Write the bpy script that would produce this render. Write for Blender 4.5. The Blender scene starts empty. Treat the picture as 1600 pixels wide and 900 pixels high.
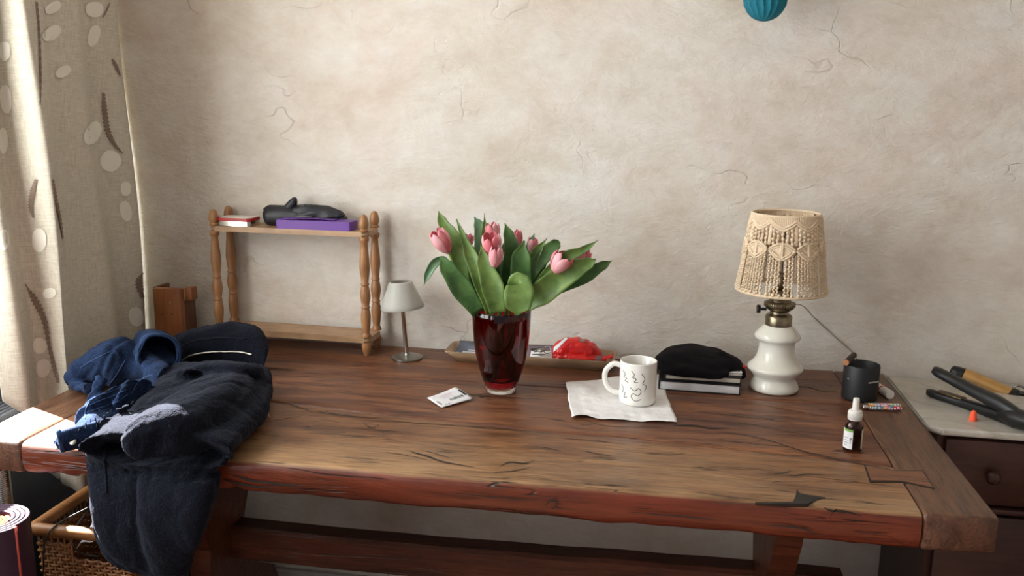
import bpy, bmesh, math, random
from mathutils import Vector, Matrix, noise, Quaternion
from mathutils.bvhtree import BVHTree
random.seed(7)
sc = bpy.context.scene
COL = sc.collection
PI = math.pi
ZT = 0.76            # table top height
# ------------------------------------------------------------------ camera
CAM = Vector((.1331, -2.1473, 1.3781)); YAW, PIT, ROL, FPX = .1658, .2048, .0102, 1391.87
FW = Vector((-math.sin(YAW)*math.cos(PIT), math.cos(YAW)*math.cos(PIT), -math.sin(PIT)))
_r = Vector((math.cos(YAW), math.sin(YAW), 0)); _u = _r.cross(FW)
RT = _r*math.cos(ROL)+_u*math.sin(ROL); UP = -_r*math.sin(ROL)+_u*math.cos(ROL)
cd = bpy.data.cameras.new('camera'); cam = bpy.data.objects.new('camera', cd); COL.objects.link(cam)
cd.sensor_width = 36; cd.lens = FPX*36/1600; cd.clip_start = .02
cam.matrix_world = Matrix(((RT.x, UP.x, -FW.x, CAM.x), (RT.y, UP.y, -FW.y, CAM.y), (RT.z, UP.z, -FW.z, CAM.z), (0, 0, 0, 1)))
sc.camera = cam
def ray(px, py): return ((px-800)/FPX*RT-(py-450)/FPX*UP+FW).normalized()
def on(px, py, axis='z', v=ZT):
    """world point seen at a photo pixel, on an axis plane (survey of the photograph)"""
    d = ray(px, py); i = 'xyz'.index(axis)
    return CAM+d*((v-CAM[i])/d[i])
def Z(px, py, h=0.0): return on(px, py, 'z', ZT+h)
def Y(px, py, y): return on(px, py, 'y', y)
def px_of(p):
    d = Vector(p)-CAM; w = d.dot(FW)
    return 800+FPX*d.dot(RT)/w, 450-FPX*d.dot(UP)/w
def scale_at(p): return FPX/((Vector(p)-CAM).dot(FW))   # px per metre

# ------------------------------------------------------------------ object helpers
def link(name, me, m=None, parent=None, smooth=True):
    o = bpy.data.objects.new(name, me); COL.objects.link(o)
    if m is not None:
        for mm in (m if isinstance(m, (list, tuple)) else [m]): me.materials.append(mm)
    if smooth:
        for p in me.polygons: p.use_smooth = True
    if parent is not None:
        o.parent = parent; o.matrix_parent_inverse = parent.matrix_world.inverted() if parent.type else Matrix()
    return o
def obj(name, bm, m, parent=None, smooth=True, sharp=None):
    me = bpy.data.meshes.new(name); bmesh.ops.recalc_face_normals(bm, faces=bm.faces); bm.to_mesh(me); bm.free()
    o = link(name, me, m, parent, smooth)
    if smooth and sharp is not None:
        me.set_sharp_from_angle(angle=math.radians(sharp))
    return o
def thing(name, label, cat, loc=(0, 0, 0), group=None, rz=0):
    o = bpy.data.objects.new(name, None); COL.objects.link(o); o.empty_display_size = .05
    o.location = loc; o.rotation_euler = (0, 0, rz); o['label'] = label; o['category'] = cat
    o.matrix_world = Matrix.LocRotScale(Vector(loc), Quaternion((0, 0, 1), rz), None)
    if group: o['group'] = group
    return o
def tag(o, label, cat, group=None):
    o['label'] = label; o['category'] = cat
    if group: o['group'] = group
    return o
def struct(name, bm, m, smooth=False):
    o = obj(name, bm, m, None, smooth); o['kind'] = 'structure'; return o

def box(bm, c, s, bev=0.0, rot=None, seg=2):
    """bevelled box, centre c, full size s, rot = Matrix"""
    r = bmesh.ops.create_cube(bm, size=1)
    vs = r['verts']
    for v in vs: v.co = Vector((v.co.x*s[0], v.co.y*s[1], v.co.z*s[2]))
    if bev > 0:
        es = list({e for v in vs for e in v.link_edges})
        g = bmesh.ops.bevel(bm, geom=es, offset=bev, segments=seg, affect='EDGES', profile=.5)
        vs = list({v for f in g['faces'] for v in f.verts} | {v for v in vs if v.is_valid})
    M = Matrix.Translation(Vector(c)) @ (rot.to_4x4() if rot else Matrix())
    for v in vs: v.co = M @ v.co
    return vs
def lathe(bm, prof, c=(0, 0, 0), seg=40, axis=None, close=False):
    """prof [(r,z)...] swept about z through c; axis = Matrix to orient"""
    M = Matrix.Translation(Vector(c)) @ (axis.to_4x4() if axis else Matrix())
    rings = []
    for r, z in prof:
        if r < 1e-6: rings.append([bm.verts.new(M @ Vector((0, 0, z)))])
        else: rings.append([bm.verts.new(M @ Vector((r*math.cos(2*PI*k/seg), r*math.sin(2*PI*k/seg), z))) for k in range(seg)])
    n = len(rings); pairs = [(i, i+1) for i in range(n-1)] + ([(n-1, 0)] if close else [])
    for i, j in pairs:
        a, b = rings[i], rings[j]
        if len(a) == 1 and len(b) == 1: continue
        for k in range(seg):
            k2 = (k+1) % seg
            if len(a) == 1: bm.faces.new((a[0], b[k], b[k2]))
            elif len(b) == 1: bm.faces.new((a[k], b[0], a[k2]))
            else: bm.faces.new((a[k], b[k], b[k2], a[k2]))
def catmull(pts, n):
    """n samples per span through Vector points"""
    P = [Vector(p) for p in pts]; out = []
    if len(P) == 2: return [P[0].lerp(P[1], i/n) for i in range(n+1)]
    for i in range(len(P)-1):
        p0 = P[i-1] if i > 0 else P[0]*2-P[1]; p1, p2 = P[i], P[i+1]
        p3 = P[i+2] if i+2 < len(P) else P[-1]*2-P[-2]
        for k in range(n):
            t = k/n
            out.append(.5*((2*p1)+(-p0+p2)*t+(2*p0-5*p1+4*p2-p3)*t*t+(-p0+3*p1-3*p2+p3)*t**3))
    out.append(P[-1]); return out
def lerp_list(vals, m):
    out = []; n = len(vals)-1
    for i in range(m):
        t = i/(m-1)*n; k = min(int(t), n-1); f = t-k; f = f*f*(3-2*f) if n > 1 else f
        out.append(vals[k]*(1-f)+vals[k+1]*f)
    return out
def tube(bm, pts, r, seg=10, n=6, flat=1.0, cap=True, up=None):
    """smooth tube through pts, radius r (number or list), flat = height/width of its section"""
    path = catmull(pts, n) if n > 1 else [Vector(p) for p in pts]
    m = len(path); rr = lerp_list(r, m) if isinstance(r, (list, tuple)) else [r]*m
    nrm = None; rings = []
    for i, p in enumerate(path):
        t = (path[min(i+1, m-1)]-path[max(i-1, 0)]).normalized()
        if up is not None: a = (Vector(up)-t*Vector(up).dot(t)).normalized()
        elif nrm is None:
            a = Vector((0, 0, 1)) if abs(t.z) < .9 else Vector((1, 0, 0)); a = (a-t*a.dot(t)).normalized()
        else: a = (nrm-t*nrm.dot(t)).normalized()
        nrm = a; b = t.cross(a)
        rings.append([bm.verts.new(p+(a*math.sin(2*PI*k/seg)*flat+b*math.cos(2*PI*k/seg))*rr[i]) for k in range(seg)])
    for i in range(m-1):
        for k in range(seg):
            bm.faces.new((rings[i][k], rings[i][(k+1) % seg], rings[i+1][(k+1) % seg], rings[i+1][k]))
    if cap: bm.faces.new(rings[0]); bm.faces.new(rings[-1])
def loft(bm, secs, seg=28, n=5, power=2.4):
    """closed tube of super-ellipse sections: [(centre, half-width vector, half-thickness vector)]"""
    cs = catmull([s[0] for s in secs], n); ws = catmull([s[1] for s in secs], n); ts = catmull([s[2] for s in secs], n)
    rings = []
    for c, w, t in zip(cs, ws, ts):
        ring = []
        for k in range(seg):
            a = 2*PI*k/seg; ca, sa = math.cos(a), math.sin(a)
            ring.append(bm.verts.new(c+w*(abs(ca)**(2/power))*math.copysign(1, ca)+t*(abs(sa)**(2/power))*math.copysign(1, sa)))
        rings.append(ring)
    for i in range(len(rings)-1):
        for k in range(seg):
            bm.faces.new((rings[i][k], rings[i][(k+1) % seg], rings[i+1][(k+1) % seg], rings[i+1][k]))
    bm.faces.new(rings[0]); bm.faces.new(rings[-1])
def grid(bm, f, nu, nv):
    """surface f(u,v) u,v in 0..1"""
    V = [[bm.verts.new(f(i/nu, j/nv)) for j in range(nv+1)] for i in range(nu+1)]
    for i in range(nu):
        for j in range(nv): bm.faces.new((V[i][j], V[i+1][j], V[i+1][j+1], V[i][j+1]))
    return V
def slab(bm, f, nu, nv, th):
    """sheet with thickness th: top f(u,v), underside th below along z"""
    A = grid(bm, f, nu, nv)
    B = grid(bm, lambda u, v: f(u, v)-Vector((0, 0, th)), nu, nv)
    def rim(a0, a1, b0, b1): bm.faces.new((a0, a1, b1, b0))
    for i in range(nu):
        rim(A[i][0], A[i+1][0], B[i][0], B[i+1][0]); rim(A[i][nv], A[i+1][nv], B[i][nv], B[i+1][nv])
    for j in range(nv):
        rim(A[0][j], A[0][j+1], B[0][j], B[0][j+1]); rim(A[nu][j], A[nu][j+1], B[nu][j], B[nu][j+1])
def prism(bm, poly, z0, z1, M=None):
    a = [bm.verts.new((M or Matrix()) @ Vector((p[0], p[1], z0))) for p in poly]
    b = [bm.verts.new((M or Matrix()) @ Vector((p[0], p[1], z1))) for p in poly]
    bm.faces.new(a); bm.faces.new(b)
    for i in range(len(poly)):
        j = (i+1) % len(poly); bm.faces.new((a[i], a[j], b[j], b[i]))
def remeshed(name, bm, voxel, m, parent=None, smooth=6, disp=None):
    """closed overlapping lumps melted into ONE continuous cloth surface"""
    bmesh.ops.recalc_face_normals(bm, faces=bm.faces)
    me = bpy.data.meshes.new('tmp'); bm.to_mesh(me); bm.free()
    o = bpy.data.objects.new('tmp', me); COL.objects.link(o)
    r = o.modifiers.new('r', 'REMESH'); r.mode = 'VOXEL'; r.voxel_size = voxel
    if smooth:
        s = o.modifiers.new('s', 'SMOOTH'); s.iterations = smooth; s.factor = .5
    dg = bpy.context.evaluated_depsgraph_get(); dg.update()
    m2 = bpy.data.meshes.new_from_object(o.evaluated_get(dg))
    bpy.data.objects.remove(o); bpy.data.meshes.remove(me)
    m2.materials.clear(); m2.name = name
    if disp:
        ns = [v.normal.copy() for v in m2.vertices]
        for v, nn in zip(m2.vertices, ns): v.co += nn*disp(v.co, nn)
        m2.update()
    return link(name, m2, m, parent, True)
def bvh_of(o):
    me = o.data; M = o.matrix_world
    return BVHTree.FromPolygons([M @ v.co for v in me.vertices], [tuple(p.vertices) for p in me.polygons])
def stick(bvh, pix, lift=.002):
    """points on a built surface under photo pixels"""
    out = []
    for a in pix:
        loc, n, _, _ = bvh.ray_cast(CAM, ray(*a))
        if loc is not None:
            if n.dot(ray(*a)) > 0: n = -n
            out.append(loc+n*lift)
    return out

# ------------------------------------------------------------------ materials
def srgb(r, g, b):
    return tuple(((c/255)/12.92 if c/255 <= .04045 else ((c/255+.055)/1.055)**2.4) for c in (r, g, b))+(1,)
class NT:
    def __init__(s, name):
        s.m = bpy.data.materials.new(name); s.m.use_nodes = True; s.t = s.m.node_tree; s.N = s.t.nodes; s.L = s.t.links
        s.b = s.N['Principled BSDF']; s.out = s.N['Material Output']
    def n(s, typ, **kw):
        x = s.N.new(typ)
        for k, v in kw.items():
            if k in x.inputs: x.inputs[k].default_value = v
            else: setattr(x, k, v)
        return x
    def l(s, a, b): s.L.new(a, b)
    def coord(s, scale=(1, 1, 1), kind='Object', rot=(0, 0, 0)):
        c = s.n('ShaderNodeTexCoord'); m = s.n('ShaderNodeMapping'); m.inputs['Scale'].default_value = scale; m.inputs['Rotation'].default_value = rot
        s.l(c.outputs[kind], m.inputs['Vector']); return m.outputs['Vector']
    def noise(s, vec, scale, detail=4, rough=.5, dist=0):
        x = s.n('ShaderNodeTexNoise'); x.inputs['Scale'].default_value = scale; x.inputs['Detail'].default_value = detail
        x.inputs['Roughness'].default_value = rough; x.inputs['Distortion'].default_value = dist
        s.l(vec, x.inputs['Vector']); return x.outputs['Fac']
    def ramp(s, fac, stops, interp='LINEAR'):
        x = s.n('ShaderNodeValToRGB'); x.color_ramp.interpolation = interp; e = x.color_ramp.elements
        while len(e) < len(stops): e.new(.5)
        for k, (p, c) in zip(e, stops): k.position = p; k.color = c if len(c) == 4 else (*c, 1)
        s.l(fac, x.inputs['Fac']); return x.outputs['Color']
    def mix(s, fac, a, b, mode='MIX'):
        x = s.n('ShaderNodeMix'); x.data_type = 'RGBA'; x.blend_type = mode
        for v, i in ((fac, 0), (a, 6), (b, 7)):
            if hasattr(v, 'links') or hasattr(v, 'is_linked'): s.l(v, x.inputs[i])
            else: x.inputs[i].default_value = v
        return x.outputs[2]
    def math(s, op, a, b=0.0, clamp=False):
        x = s.n('ShaderNodeMath'); x.operation = op; x.use_clamp = clamp
        for v, i in ((a, 0), (b, 1)):
            if hasattr(v, 'is_linked'): s.l(v, x.inputs[i])
            else: x.inputs[i].default_value = v
        return x.outputs[0]
    def bump(s, h, strength=.3, dist=.01, prev=None):
        x = s.n('ShaderNodeBump'); x.inputs['Strength'].default_value = strength; x.inputs['Distance'].default_value = dist
        s.l(h, x.inputs['Height'])
        if prev is not None: s.l(prev, x.inputs['Normal'])
        s.l(x.outputs['Normal'], s.b.inputs['Normal']); return x.outputs['Normal']
    def base(s, c):
        if hasattr(c, 'is_linked'): s.l(c, s.b.inputs['Base Color'])
        else: s.b.inputs['Base Color'].default_value = c
    def set(s, **kw):
        for k, v in kw.items(): s.b.inputs[k.replace('_', ' ')].default_value = v
        return s
def plain(name, rgb, rough=.5, metal=0.0, vary=.12, scale=30, bump=0.0, bscale=120, **kw):
    """one-colour stuff with a little natural variation"""
    t = NT(name); c = srgb(*rgb); v = t.coord()
    f = t.noise(v, scale, 3)
    lo = tuple(x*(1-vary) for x in c[:3])+(1,); hi = tuple(min(1, x*(1+vary)) for x in c[:3])+(1,)
    t.base(t.ramp(f, [(.3, lo), (.7, hi)])); t.set(Roughness=rough, Metallic=metal)
    if bump: t.bump(t.noise(v, bscale, 4), bump, .002)
    for k, x in kw.items(): t.b.inputs[k.replace('_', ' ')].default_value = x
    return t.m

def plaster():
    t = NT('trowelled_plaster'); v = t.coord()
    big = t.noise(t.coord((1, 1, 1.25), rot=(0, .6, 0)), 1.9, 8, .62, .5); mid = t.noise(t.coord((1, 1, 1.2), rot=(0, -.5, 0)), 5.0, 9, .66, .4)
    c1 = t.ramp(big, [(.3, srgb(202, 188, 172)), (.45, srgb(220, 212, 199)), (.57, srgb(228, 224, 216)), (.7, srgb(208, 199, 180))])
    c2 = t.ramp(mid, [(.32, srgb(198, 181, 165)), (.46, srgb(220, 212, 200)), (.6, srgb(233, 231, 225))])
    c = t.mix(.5, c1, c2)
    pk = t.ramp(t.noise(t.coord((1, 1, .8)), 2.6, 6, .6, 1.4), [(.5, (0, 0, 0)), (.68, (1, 1, 1))])
    c = t.mix(t.math('MULTIPLY', pk, .42), c, srgb(216, 192, 178))
    st = t.noise(t.coord((1, 1, 1.7), rot=(0, .9, 0)), 11, 8, .7, .5)
    c = t.mix(.2, c, t.ramp(st, [(.36, srgb(196, 180, 160)), (.6, srgb(238, 232, 222))]))
    # thin hair cracks and scrape marks
    w = t.n('ShaderNodeTexVoronoi'); w.feature = 'DISTANCE_TO_EDGE'; w.inputs['Scale'].default_value = 3.2
    dis = t.n('ShaderNodeVectorMath'); dis.operation = 'ADD'; nz = t.n('ShaderNodeTexNoise'); nz.inputs['Scale'].default_value = 6
    cv = t.coord((1, 1, 1.5), rot=(0, .4, 0)); t.l(cv, nz.inputs['Vector']); sc_ = t.n('ShaderNodeVectorMath'); sc_.operation = 'SCALE'; sc_.inputs['Scale'].default_value = .35
    t.l(nz.outputs['Color'], sc_.inputs[0]); t.l(cv, dis.inputs[0]); t.l(sc_.outputs[0], dis.inputs[1]); t.l(dis.outputs[0], w.inputs['Vector'])
    line = t.ramp(w.outputs['Distance'], [(0, (1, 1, 1)), (.012, (0, 0, 0))])
    gate = t.ramp(t.noise(v, 4.5, 2), [(.55, (0, 0, 0)), (.66, (1, 1, 1))])
    lm = t.math('MULTIPLY', line, gate)
    c = t.mix(t.math('MULTIPLY', lm, .3), c, srgb(170, 150, 130)); t.base(c); t.set(Roughness=.8)
    t.b.inputs['Specular IOR Level'].default_value = .25
    ridge = t.n('ShaderNodeTexNoise'); ridge.noise_type = 'RIDGED_MULTIFRACTAL' if hasattr(ridge, 'noise_type') else 'FBM'
    ridge.inputs['Scale'].default_value = 5; ridge.inputs['Detail'].default_value = 5
    t.l(t.coord((1, 1, 1.7), rot=(0, .5, 0)), ridge.inputs['Vector'])
    b1 = t.bump(t.math('ADD', t.math('MULTIPLY', t.noise(t.coord((1, 1, 1.6), rot=(0, .6, 0)), 8, 9, .70, .35), 1.0), t.math('MULTIPLY', ridge.outputs['Fac'], .10)), .42, .02)
    b2 = t.bump(t.math('SUBTRACT', t.noise(t.coord((1, 1, 1.8), rot=(0, .7, 0)), 44, 6, .6, .3), t.math('MULTIPLY', lm, .9)), .5, .005, b1)
    return t.m
def oak(name, light, mid, dark, red=None, rough=.36, cracks=1.0, axis='x', worn=0.0):
    """old oak board, grain along axis; the flat worn top is scrubbed paler than the varnished edges"""
    t = NT(name)
    S = {'x': (1, 1, 1), 'y': (1, 1, 1)}[axis]; g = (lambda a, b: (a, b, b)) if axis == 'x' else (lambda a, b: (b, a, b))
    base = t.noise(t.coord(g(1.6, 9)), 1.6, 8, .62, 1.4)
    fine = t.noise(t.coord(g(5, 110)), 2.0, 5, .65, .3)
    fleck = t.noise(t.coord(g(14, 260)), 1.6, 3, .6)
    c = t.ramp(base, [(.28, dark), (.44, mid), (.56, tuple(.5*(a+b) for a, b in zip(mid, light))), (.72, light)])
    c = t.mix(.5, c, t.ramp(fine, [(.3, tuple(x*.35 for x in mid[:3])+(1,)), (.55, (1, 1, 1, 1))]), 'MULTIPLY')
    c = t.mix(.55, c, t.ramp(fleck, [(.36, tuple(x*.4 for x in mid[:3])+(1,)), (.47, (1, 1, 1, 1))]), 'MULTIPLY')
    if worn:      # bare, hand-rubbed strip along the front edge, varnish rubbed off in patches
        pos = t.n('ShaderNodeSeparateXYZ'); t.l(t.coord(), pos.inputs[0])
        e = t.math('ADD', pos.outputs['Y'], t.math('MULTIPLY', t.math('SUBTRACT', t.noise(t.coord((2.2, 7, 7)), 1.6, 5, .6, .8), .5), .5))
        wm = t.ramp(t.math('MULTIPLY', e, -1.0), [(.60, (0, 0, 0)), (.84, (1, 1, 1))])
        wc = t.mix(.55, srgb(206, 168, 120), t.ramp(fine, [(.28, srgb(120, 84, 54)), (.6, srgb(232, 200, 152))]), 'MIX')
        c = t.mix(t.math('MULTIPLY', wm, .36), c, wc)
    geo = t.n('ShaderNodeNewGeometry'); sx = t.n('ShaderNodeSeparateXYZ'); t.l(geo.outputs['Normal'], sx.inputs[0])
    if red:
        up = t.ramp(sx.outputs['Z'], [(.55, (0, 0, 0)), (.86, (1, 1, 1))])
        rc = t.ramp(t.noise(t.coord(g(2.2, 14)), 1.8, 7, .6, 1.2), [(.28, tuple(x*.45 for x in red[:3])+(1,)), (.55, red), (.75, tuple(min(1, x*1.5) for x in red[:3])+(1,))])
        rc = t.mix(.5, rc, t.ramp(fine, [(.3, tuple(x*.4 for x in red[:3])+(1,)), (.55, (1, 1, 1, 1))]), 'MULTIPLY')
        tint = 0.0 if not worn else t.ramp(t.noise(t.coord((1.3, 1, 1)), 1.7, 3), [(.42, (0, 0, 0)), (.62, (1, 1, 1))])
        if worn: rc = t.mix(t.math('MULTIPLY', tint, .3), rc, srgb(132, 44, 24))
        c = t.mix(up, rc, c)
    # long drying cracks that follow the grain
    ck = t.noise(t.coord(g(.9, 15)), 2.1, 3, .5, .5)
    a = t.math('ABSOLUTE', t.math('SUBTRACT', ck, .5))
    line = t.ramp(a, [(0, (1, 1, 1)), (.014, (0, 0, 0))])
    gate = t.ramp(t.noise(t.coord(g(2.4, 7)), 2.2, 2), [(.5, (0, 0, 0)), (.58, (1, 1, 1))])
    lm = t.math('MULTIPLY', line, gate)
    ck2 = t.noise(t.coord(g(1.6, 30)), 1.7, 2, .5, .6)
    line2 = t.ramp(t.math('ABSOLUTE', t.math('SUBTRACT', ck2, .47)), [(0, (1, 1, 1)), (.012, (0, 0, 0))])
    gate2 = t.ramp(t.noise(t.coord(g(3.4, 9), rot=(0, 0, .02)), 2.6, 2), [(.54, (0, 0, 0)), (.6, (1, 1, 1))])
    lm = t.math('MULTIPLY', t.math('MAXIMUM', lm, t.math('MULTIPLY', line2, gate2)), cracks)
    c = t.mix(lm, c, srgb(26, 15, 10)); t.base(c)
    t.l(t.math('ADD', t.math('MULTIPLY', base, .26), rough-.1), t.b.inputs['Roughness'])
    t.b.inputs['Specular IOR Level'].default_value = .5
    b1 = t.bump(t.math('SUBTRACT', t.math('MULTIPLY', base, .8), lm), .5, .006)
    t.bump(t.math('ADD', fine, t.math('MULTIPLY', fleck, .6)), .22, .0018, b1)
    return t.m
def turned_wood(name, a, b, rough=.42, axis='z', k=60):
    t = NT(name); s = {'z': (k, k, 4), 'x': (4, k, k), 'y': (k, 4, k)}[axis]
    f = t.noise(t.coord(s), 1.5, 6, .6, .8); c = t.ramp(f, [(.3, b), (.7, a)])
    c = t.mix(.35, c, t.ramp(t.noise(t.coord((1, 1, 1)), 16, 4), [(.3, tuple(x*.6 for x in b[:3])+(1,)), (.6, a)]))
    t.base(c); t.set(Roughness=rough); t.bump(f, .15, .002); return t.m
def cloth(name, c, rough=.95, weave=900, sheen=.3, bump=.3, vary=.25, vs=9, fuzz=None):
    t = NT(name); v = t.coord(); cc = srgb(*c)
    f = t.noise(v, vs, 5, .6)
    col = t.ramp(f, [(.3, tuple(x*(1-vary) for x in cc[:3])+(1,)), (.7, tuple(min(1, x*(1+vary)) for x in cc[:3])+(1,))])
    if fuzz:
        ff = t.ramp(t.noise(v, 260, 3, .7), [(.56, (0, 0, 0)), (.72, (1, 1, 1))])
        col = t.mix(t.math('MULTIPLY', ff, .55), col, srgb(*fuzz))
    t.base(col); t.set(Roughness=rough); t.b.inputs['Sheen Weight'].default_value = sheen; t.b.inputs['Sheen Roughness'].default_value = .5
    m_ = max(cc[:3]); t.b.inputs['Sheen Tint'].default_value = tuple(.5+.5*x/m_ for x in cc[:3])+(1,)
    t.b.inputs['Specular IOR Level'].default_value = .06
    n1 = t.bump(t.noise(v, weave, 2, .6), bump, .0015)
    t.bump(t.noise(v, weave*.16, 4, .7), bump*1.2, .004, n1)
    return t.m
def glass(name, rgb, ior=1.5, rough=0.0):
    t = NT(name); t.base((*rgb, 1)); t.set(Roughness=rough, IOR=ior); t.b.inputs['Transmission Weight'].default_value = 1.0; return t.m
M = {}
M['plaster'] = plaster()
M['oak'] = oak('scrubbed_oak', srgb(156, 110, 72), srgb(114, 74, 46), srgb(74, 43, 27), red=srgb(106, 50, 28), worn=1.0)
M['oak_back'] = oak('oak_darker_board', srgb(150, 100, 66), srgb(108, 64, 42), srgb(70, 38, 26), red=srgb(112, 56, 32))
M['oak_end'] = oak('oak_end_board', srgb(122, 88, 62), srgb(100, 67, 46), srgb(74, 48, 34), red=srgb(104, 70, 53), axis='y', cracks=.3)
M['oak_leg'] = oak('oak_underframe', srgb(104, 60, 40), srgb(80, 42, 28), srgb(54, 28, 20), red=srgb(96, 50, 31), cracks=.3)
M['shelf_wood'] = turned_wood('worn_beech', srgb(190, 156, 120), srgb(146, 108, 76), axis='x', k=40)
M['post_wood'] = turned_wood('turned_beech', srgb(176, 128, 84), srgb(128, 84, 50))
M['pine'] = turned_wood('orange_pine', srgb(176, 112, 66), srgb(142, 82, 46), rough=.4)
M['pine_dark'] = turned_wood('dark_pine', srgb(120, 74, 46), srgb(86, 50, 32))
M['cabinet'] = turned_wood('dark_stained_wood', srgb(74, 42, 32), srgb(48, 26, 22), rough=.4, axis='x')
M['wool'] = cloth('navy_boiled_wool', (17, 19, 27), weave=300, sheen=.06, bump=1.0, fuzz=(44, 54, 74))
M['lining'] = cloth('navy_smooth_cloth', (17, 19, 28), weave=900, sheen=.15)
M['denim'] = cloth('dark_denim', (28, 42, 68), weave=1100, sheen=.06, bump=.5, vary=.5, vs=26, fuzz=(74, 96, 132))
M['denim_seam'] = cloth('faded_denim_seam', (56, 76, 108), weave=700, sheen=.1)
M['hat'] = cloth('black_felt', (17, 15, 17), weave=500, sheen=.03, bump=.4)
M['nylon'] = plain('black_nylon', (34, 35, 40), .5, vary=.3, scale=40, bump=.3, bscale=200)
M['black_plastic'] = plain('black_plastic', (20, 20, 21), .38, vary=.2)
M['matt_black'] = plain('matt_black_glass', (22, 22, 24), .55, vary=.15)
M['chrome'] = plain('brushed_chrome', (200, 198, 192), .2, 1.0, vary=.06)
M['satin_metal'] = plain('satin_grey_metal', (150, 148, 140), .36, 1.0, vary=.08)
M['brass'] = plain('tarnished_brass', (138, 126, 104), .32, 1.0, vary=.35, scale=60)
M['gold'] = plain('gold_metal', (228, 184, 122), .38, 1.0, vary=.08)
M['bronze'] = plain('dark_bronze_plate', (96, 78, 52), .4, .8)
M['zip'] = plain('silver_zip', (185, 180, 168), .35, .8, bump=.5, bscale=600)
M['ceramic'] = plain('cream_white_glaze', (232, 230, 218), .12, vary=.03, scale=8)
M['mug'] = plain('white_mug_glaze', (236, 233, 226), .14, vary=.02)
M['ink'] = plain('black_ink', (28, 26, 28), .5)
M['paper'] = plain('white_paper', (226, 225, 226), .8, vary=.03)
M['paper_warm'] = plain('cream_paper', (214, 204, 188), .8, vary=.05)
M['magazine'] = plain('grey_blue_magazine_cover', (92, 98, 112), .35, vary=.5, scale=25)
M['mauve'] = plain('mauve_magazine_cover', (120, 98, 108), .4, vary=.3, scale=20)
M['red_print'] = plain('red_print', (176, 24, 30), .4)
M['cream'] = cloth('cream_cotton_cord', (232, 210, 180), weave=420, sheen=.2, bump=.5, vary=.08)
M['purple'] = plain('purple_card', (106, 62, 150), .5, vary=.06)
M['teal'] = plain('teal_tissue_paper', (8, 112, 132), .8, vary=.2, scale=14)
M['stem'] = plain('tulip_stem_green', (122, 150, 70), .45, vary=.2, scale=40)
M['orange_foam'] = plain('orange_foam', (250, 96, 58), .85, vary=.04)
M['white_plastic'] = plain('white_plastic', (226, 222, 214), .4, vary=.03)
M['wicker'] = turned_wood('honey_wicker', srgb(176, 122, 72), srgb(120, 74, 40), rough=.5, axis='x')
M['linen_sprig'] = plain('brown_embroidery', (132, 114, 102), .9, vary=.3, scale=300)
M['tray'] = turned_wood('pale_wood_tray', srgb(178, 150, 120), srgb(146, 116, 88), axis='x')
M['radiator'] = plain('dark_grey_enamel', (44, 48, 58), .5)
M['wall_shade'] = plain('shade_dark_wall', (26, 26, 32), .7)  # near-black colour stands in for shade on the wall below the window
M['floor'] = oak('floor_boards', srgb(92, 68, 52), srgb(70, 48, 36), srgb(46, 32, 25), cracks=.4)
M['wall_white'] = plain('off_white_paint', (205, 198, 188), .8, vary=.05)
M['hole_fill'] = plain('dark_wood_filler', (34, 28, 24), .6)
M['cable'] = plain('black_cable', (24, 22, 22), .5)
M['flex'] = plain('beige_flex', (150, 128, 108), .6)
def linen():
    t = NT('natural_linen'); v = t.coord()
    w = t.noise(t.coord((1, 1, .06)), 700, 2); w2 = t.noise(t.coord((.06, .06, 1)), 700, 2)
    f = t.math('ADD', t.math('MULTIPLY', w, .5), t.math('MULTIPLY', w2, .5))
    c = t.ramp(f, [(.35, srgb(186, 180, 164)), (.62, srgb(218, 213, 198))]); t.base(c); t.set(Roughness=.9)
    t.b.inputs['Sheen Weight'].default_value = .1; t.bump(f, .2, .001)
    tr = t.n('ShaderNodeBsdfTranslucent'); tr.inputs['Color'].default_value = srgb(206, 202, 190)
    mx = t.n('ShaderNodeMixShader'); mx.inputs[0].default_value = .022
    t.l(t.b.outputs[0], mx.inputs[1]); t.l(tr.outputs[0], mx.inputs[2]); t.l(mx.outputs[0], t.out.inputs['Surface']); return t.m
M['linen'] = linen()
def leafprint():
    t = NT('pale_leaf_print'); t.base(srgb(236, 234, 222)); t.set(Roughness=.9); tr = t.n('ShaderNodeBsdfTranslucent'); tr.inputs['Color'].default_value = srgb(236, 232, 220)
    mx = t.n('ShaderNodeMixShader'); mx.inputs[0].default_value = .03; t.l(t.b.outputs[0], mx.inputs[1]); t.l(tr.outputs[0], mx.inputs[2]); t.l(mx.outputs[0], t.out.inputs['Surface']); return t.m
M['leaf_print'] = leafprint()
def leafmat(name, a, b):
    t = NT(name); v = t.coord((1, 1, 1)); f = t.noise(v, 34, 4, .6, .4)
    c = t.ramp(f, [(.3, a), (.7, b)]); t.base(c); t.set(Roughness=.42)
    tr = t.n('ShaderNodeBsdfTranslucent'); t.l(c, tr.inputs['Color'])
    mx = t.n('ShaderNodeMixShader'); mx.inputs[0].default_value = .22
    t.l(t.b.outputs[0], mx.inputs[1]); t.l(tr.outputs[0], mx.inputs[2]); t.l(mx.outputs[0], t.out.inputs['Surface']); return t.m
M['leaf'] = leafmat('tulip_leaf_green', srgb(84, 116, 56), srgb(132, 162, 84))
M['leaf_dark'] = leafmat('tulip_leaf_deep_green', srgb(56, 94, 50), srgb(98, 138, 74))
M['leaf_pale'] = leafmat('tulip_leaf_blue_green', srgb(96, 138, 104), srgb(138, 172, 130))
def petal(name, lo, hi):
    t = leafmat(name, lo, hi); return t
M['petal'] = petal('pink_petal', srgb(240, 156, 166), srgb(250, 200, 204))
M['petal_deep'] = petal('deep_pink_petal', srgb(226, 108, 122), srgb(246, 168, 174))
M['vase_red'] = glass('dark_red_glass', (.26, .008, .014))
M['clear'] = glass('clear_glass', (.93, .93, .93))
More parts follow.
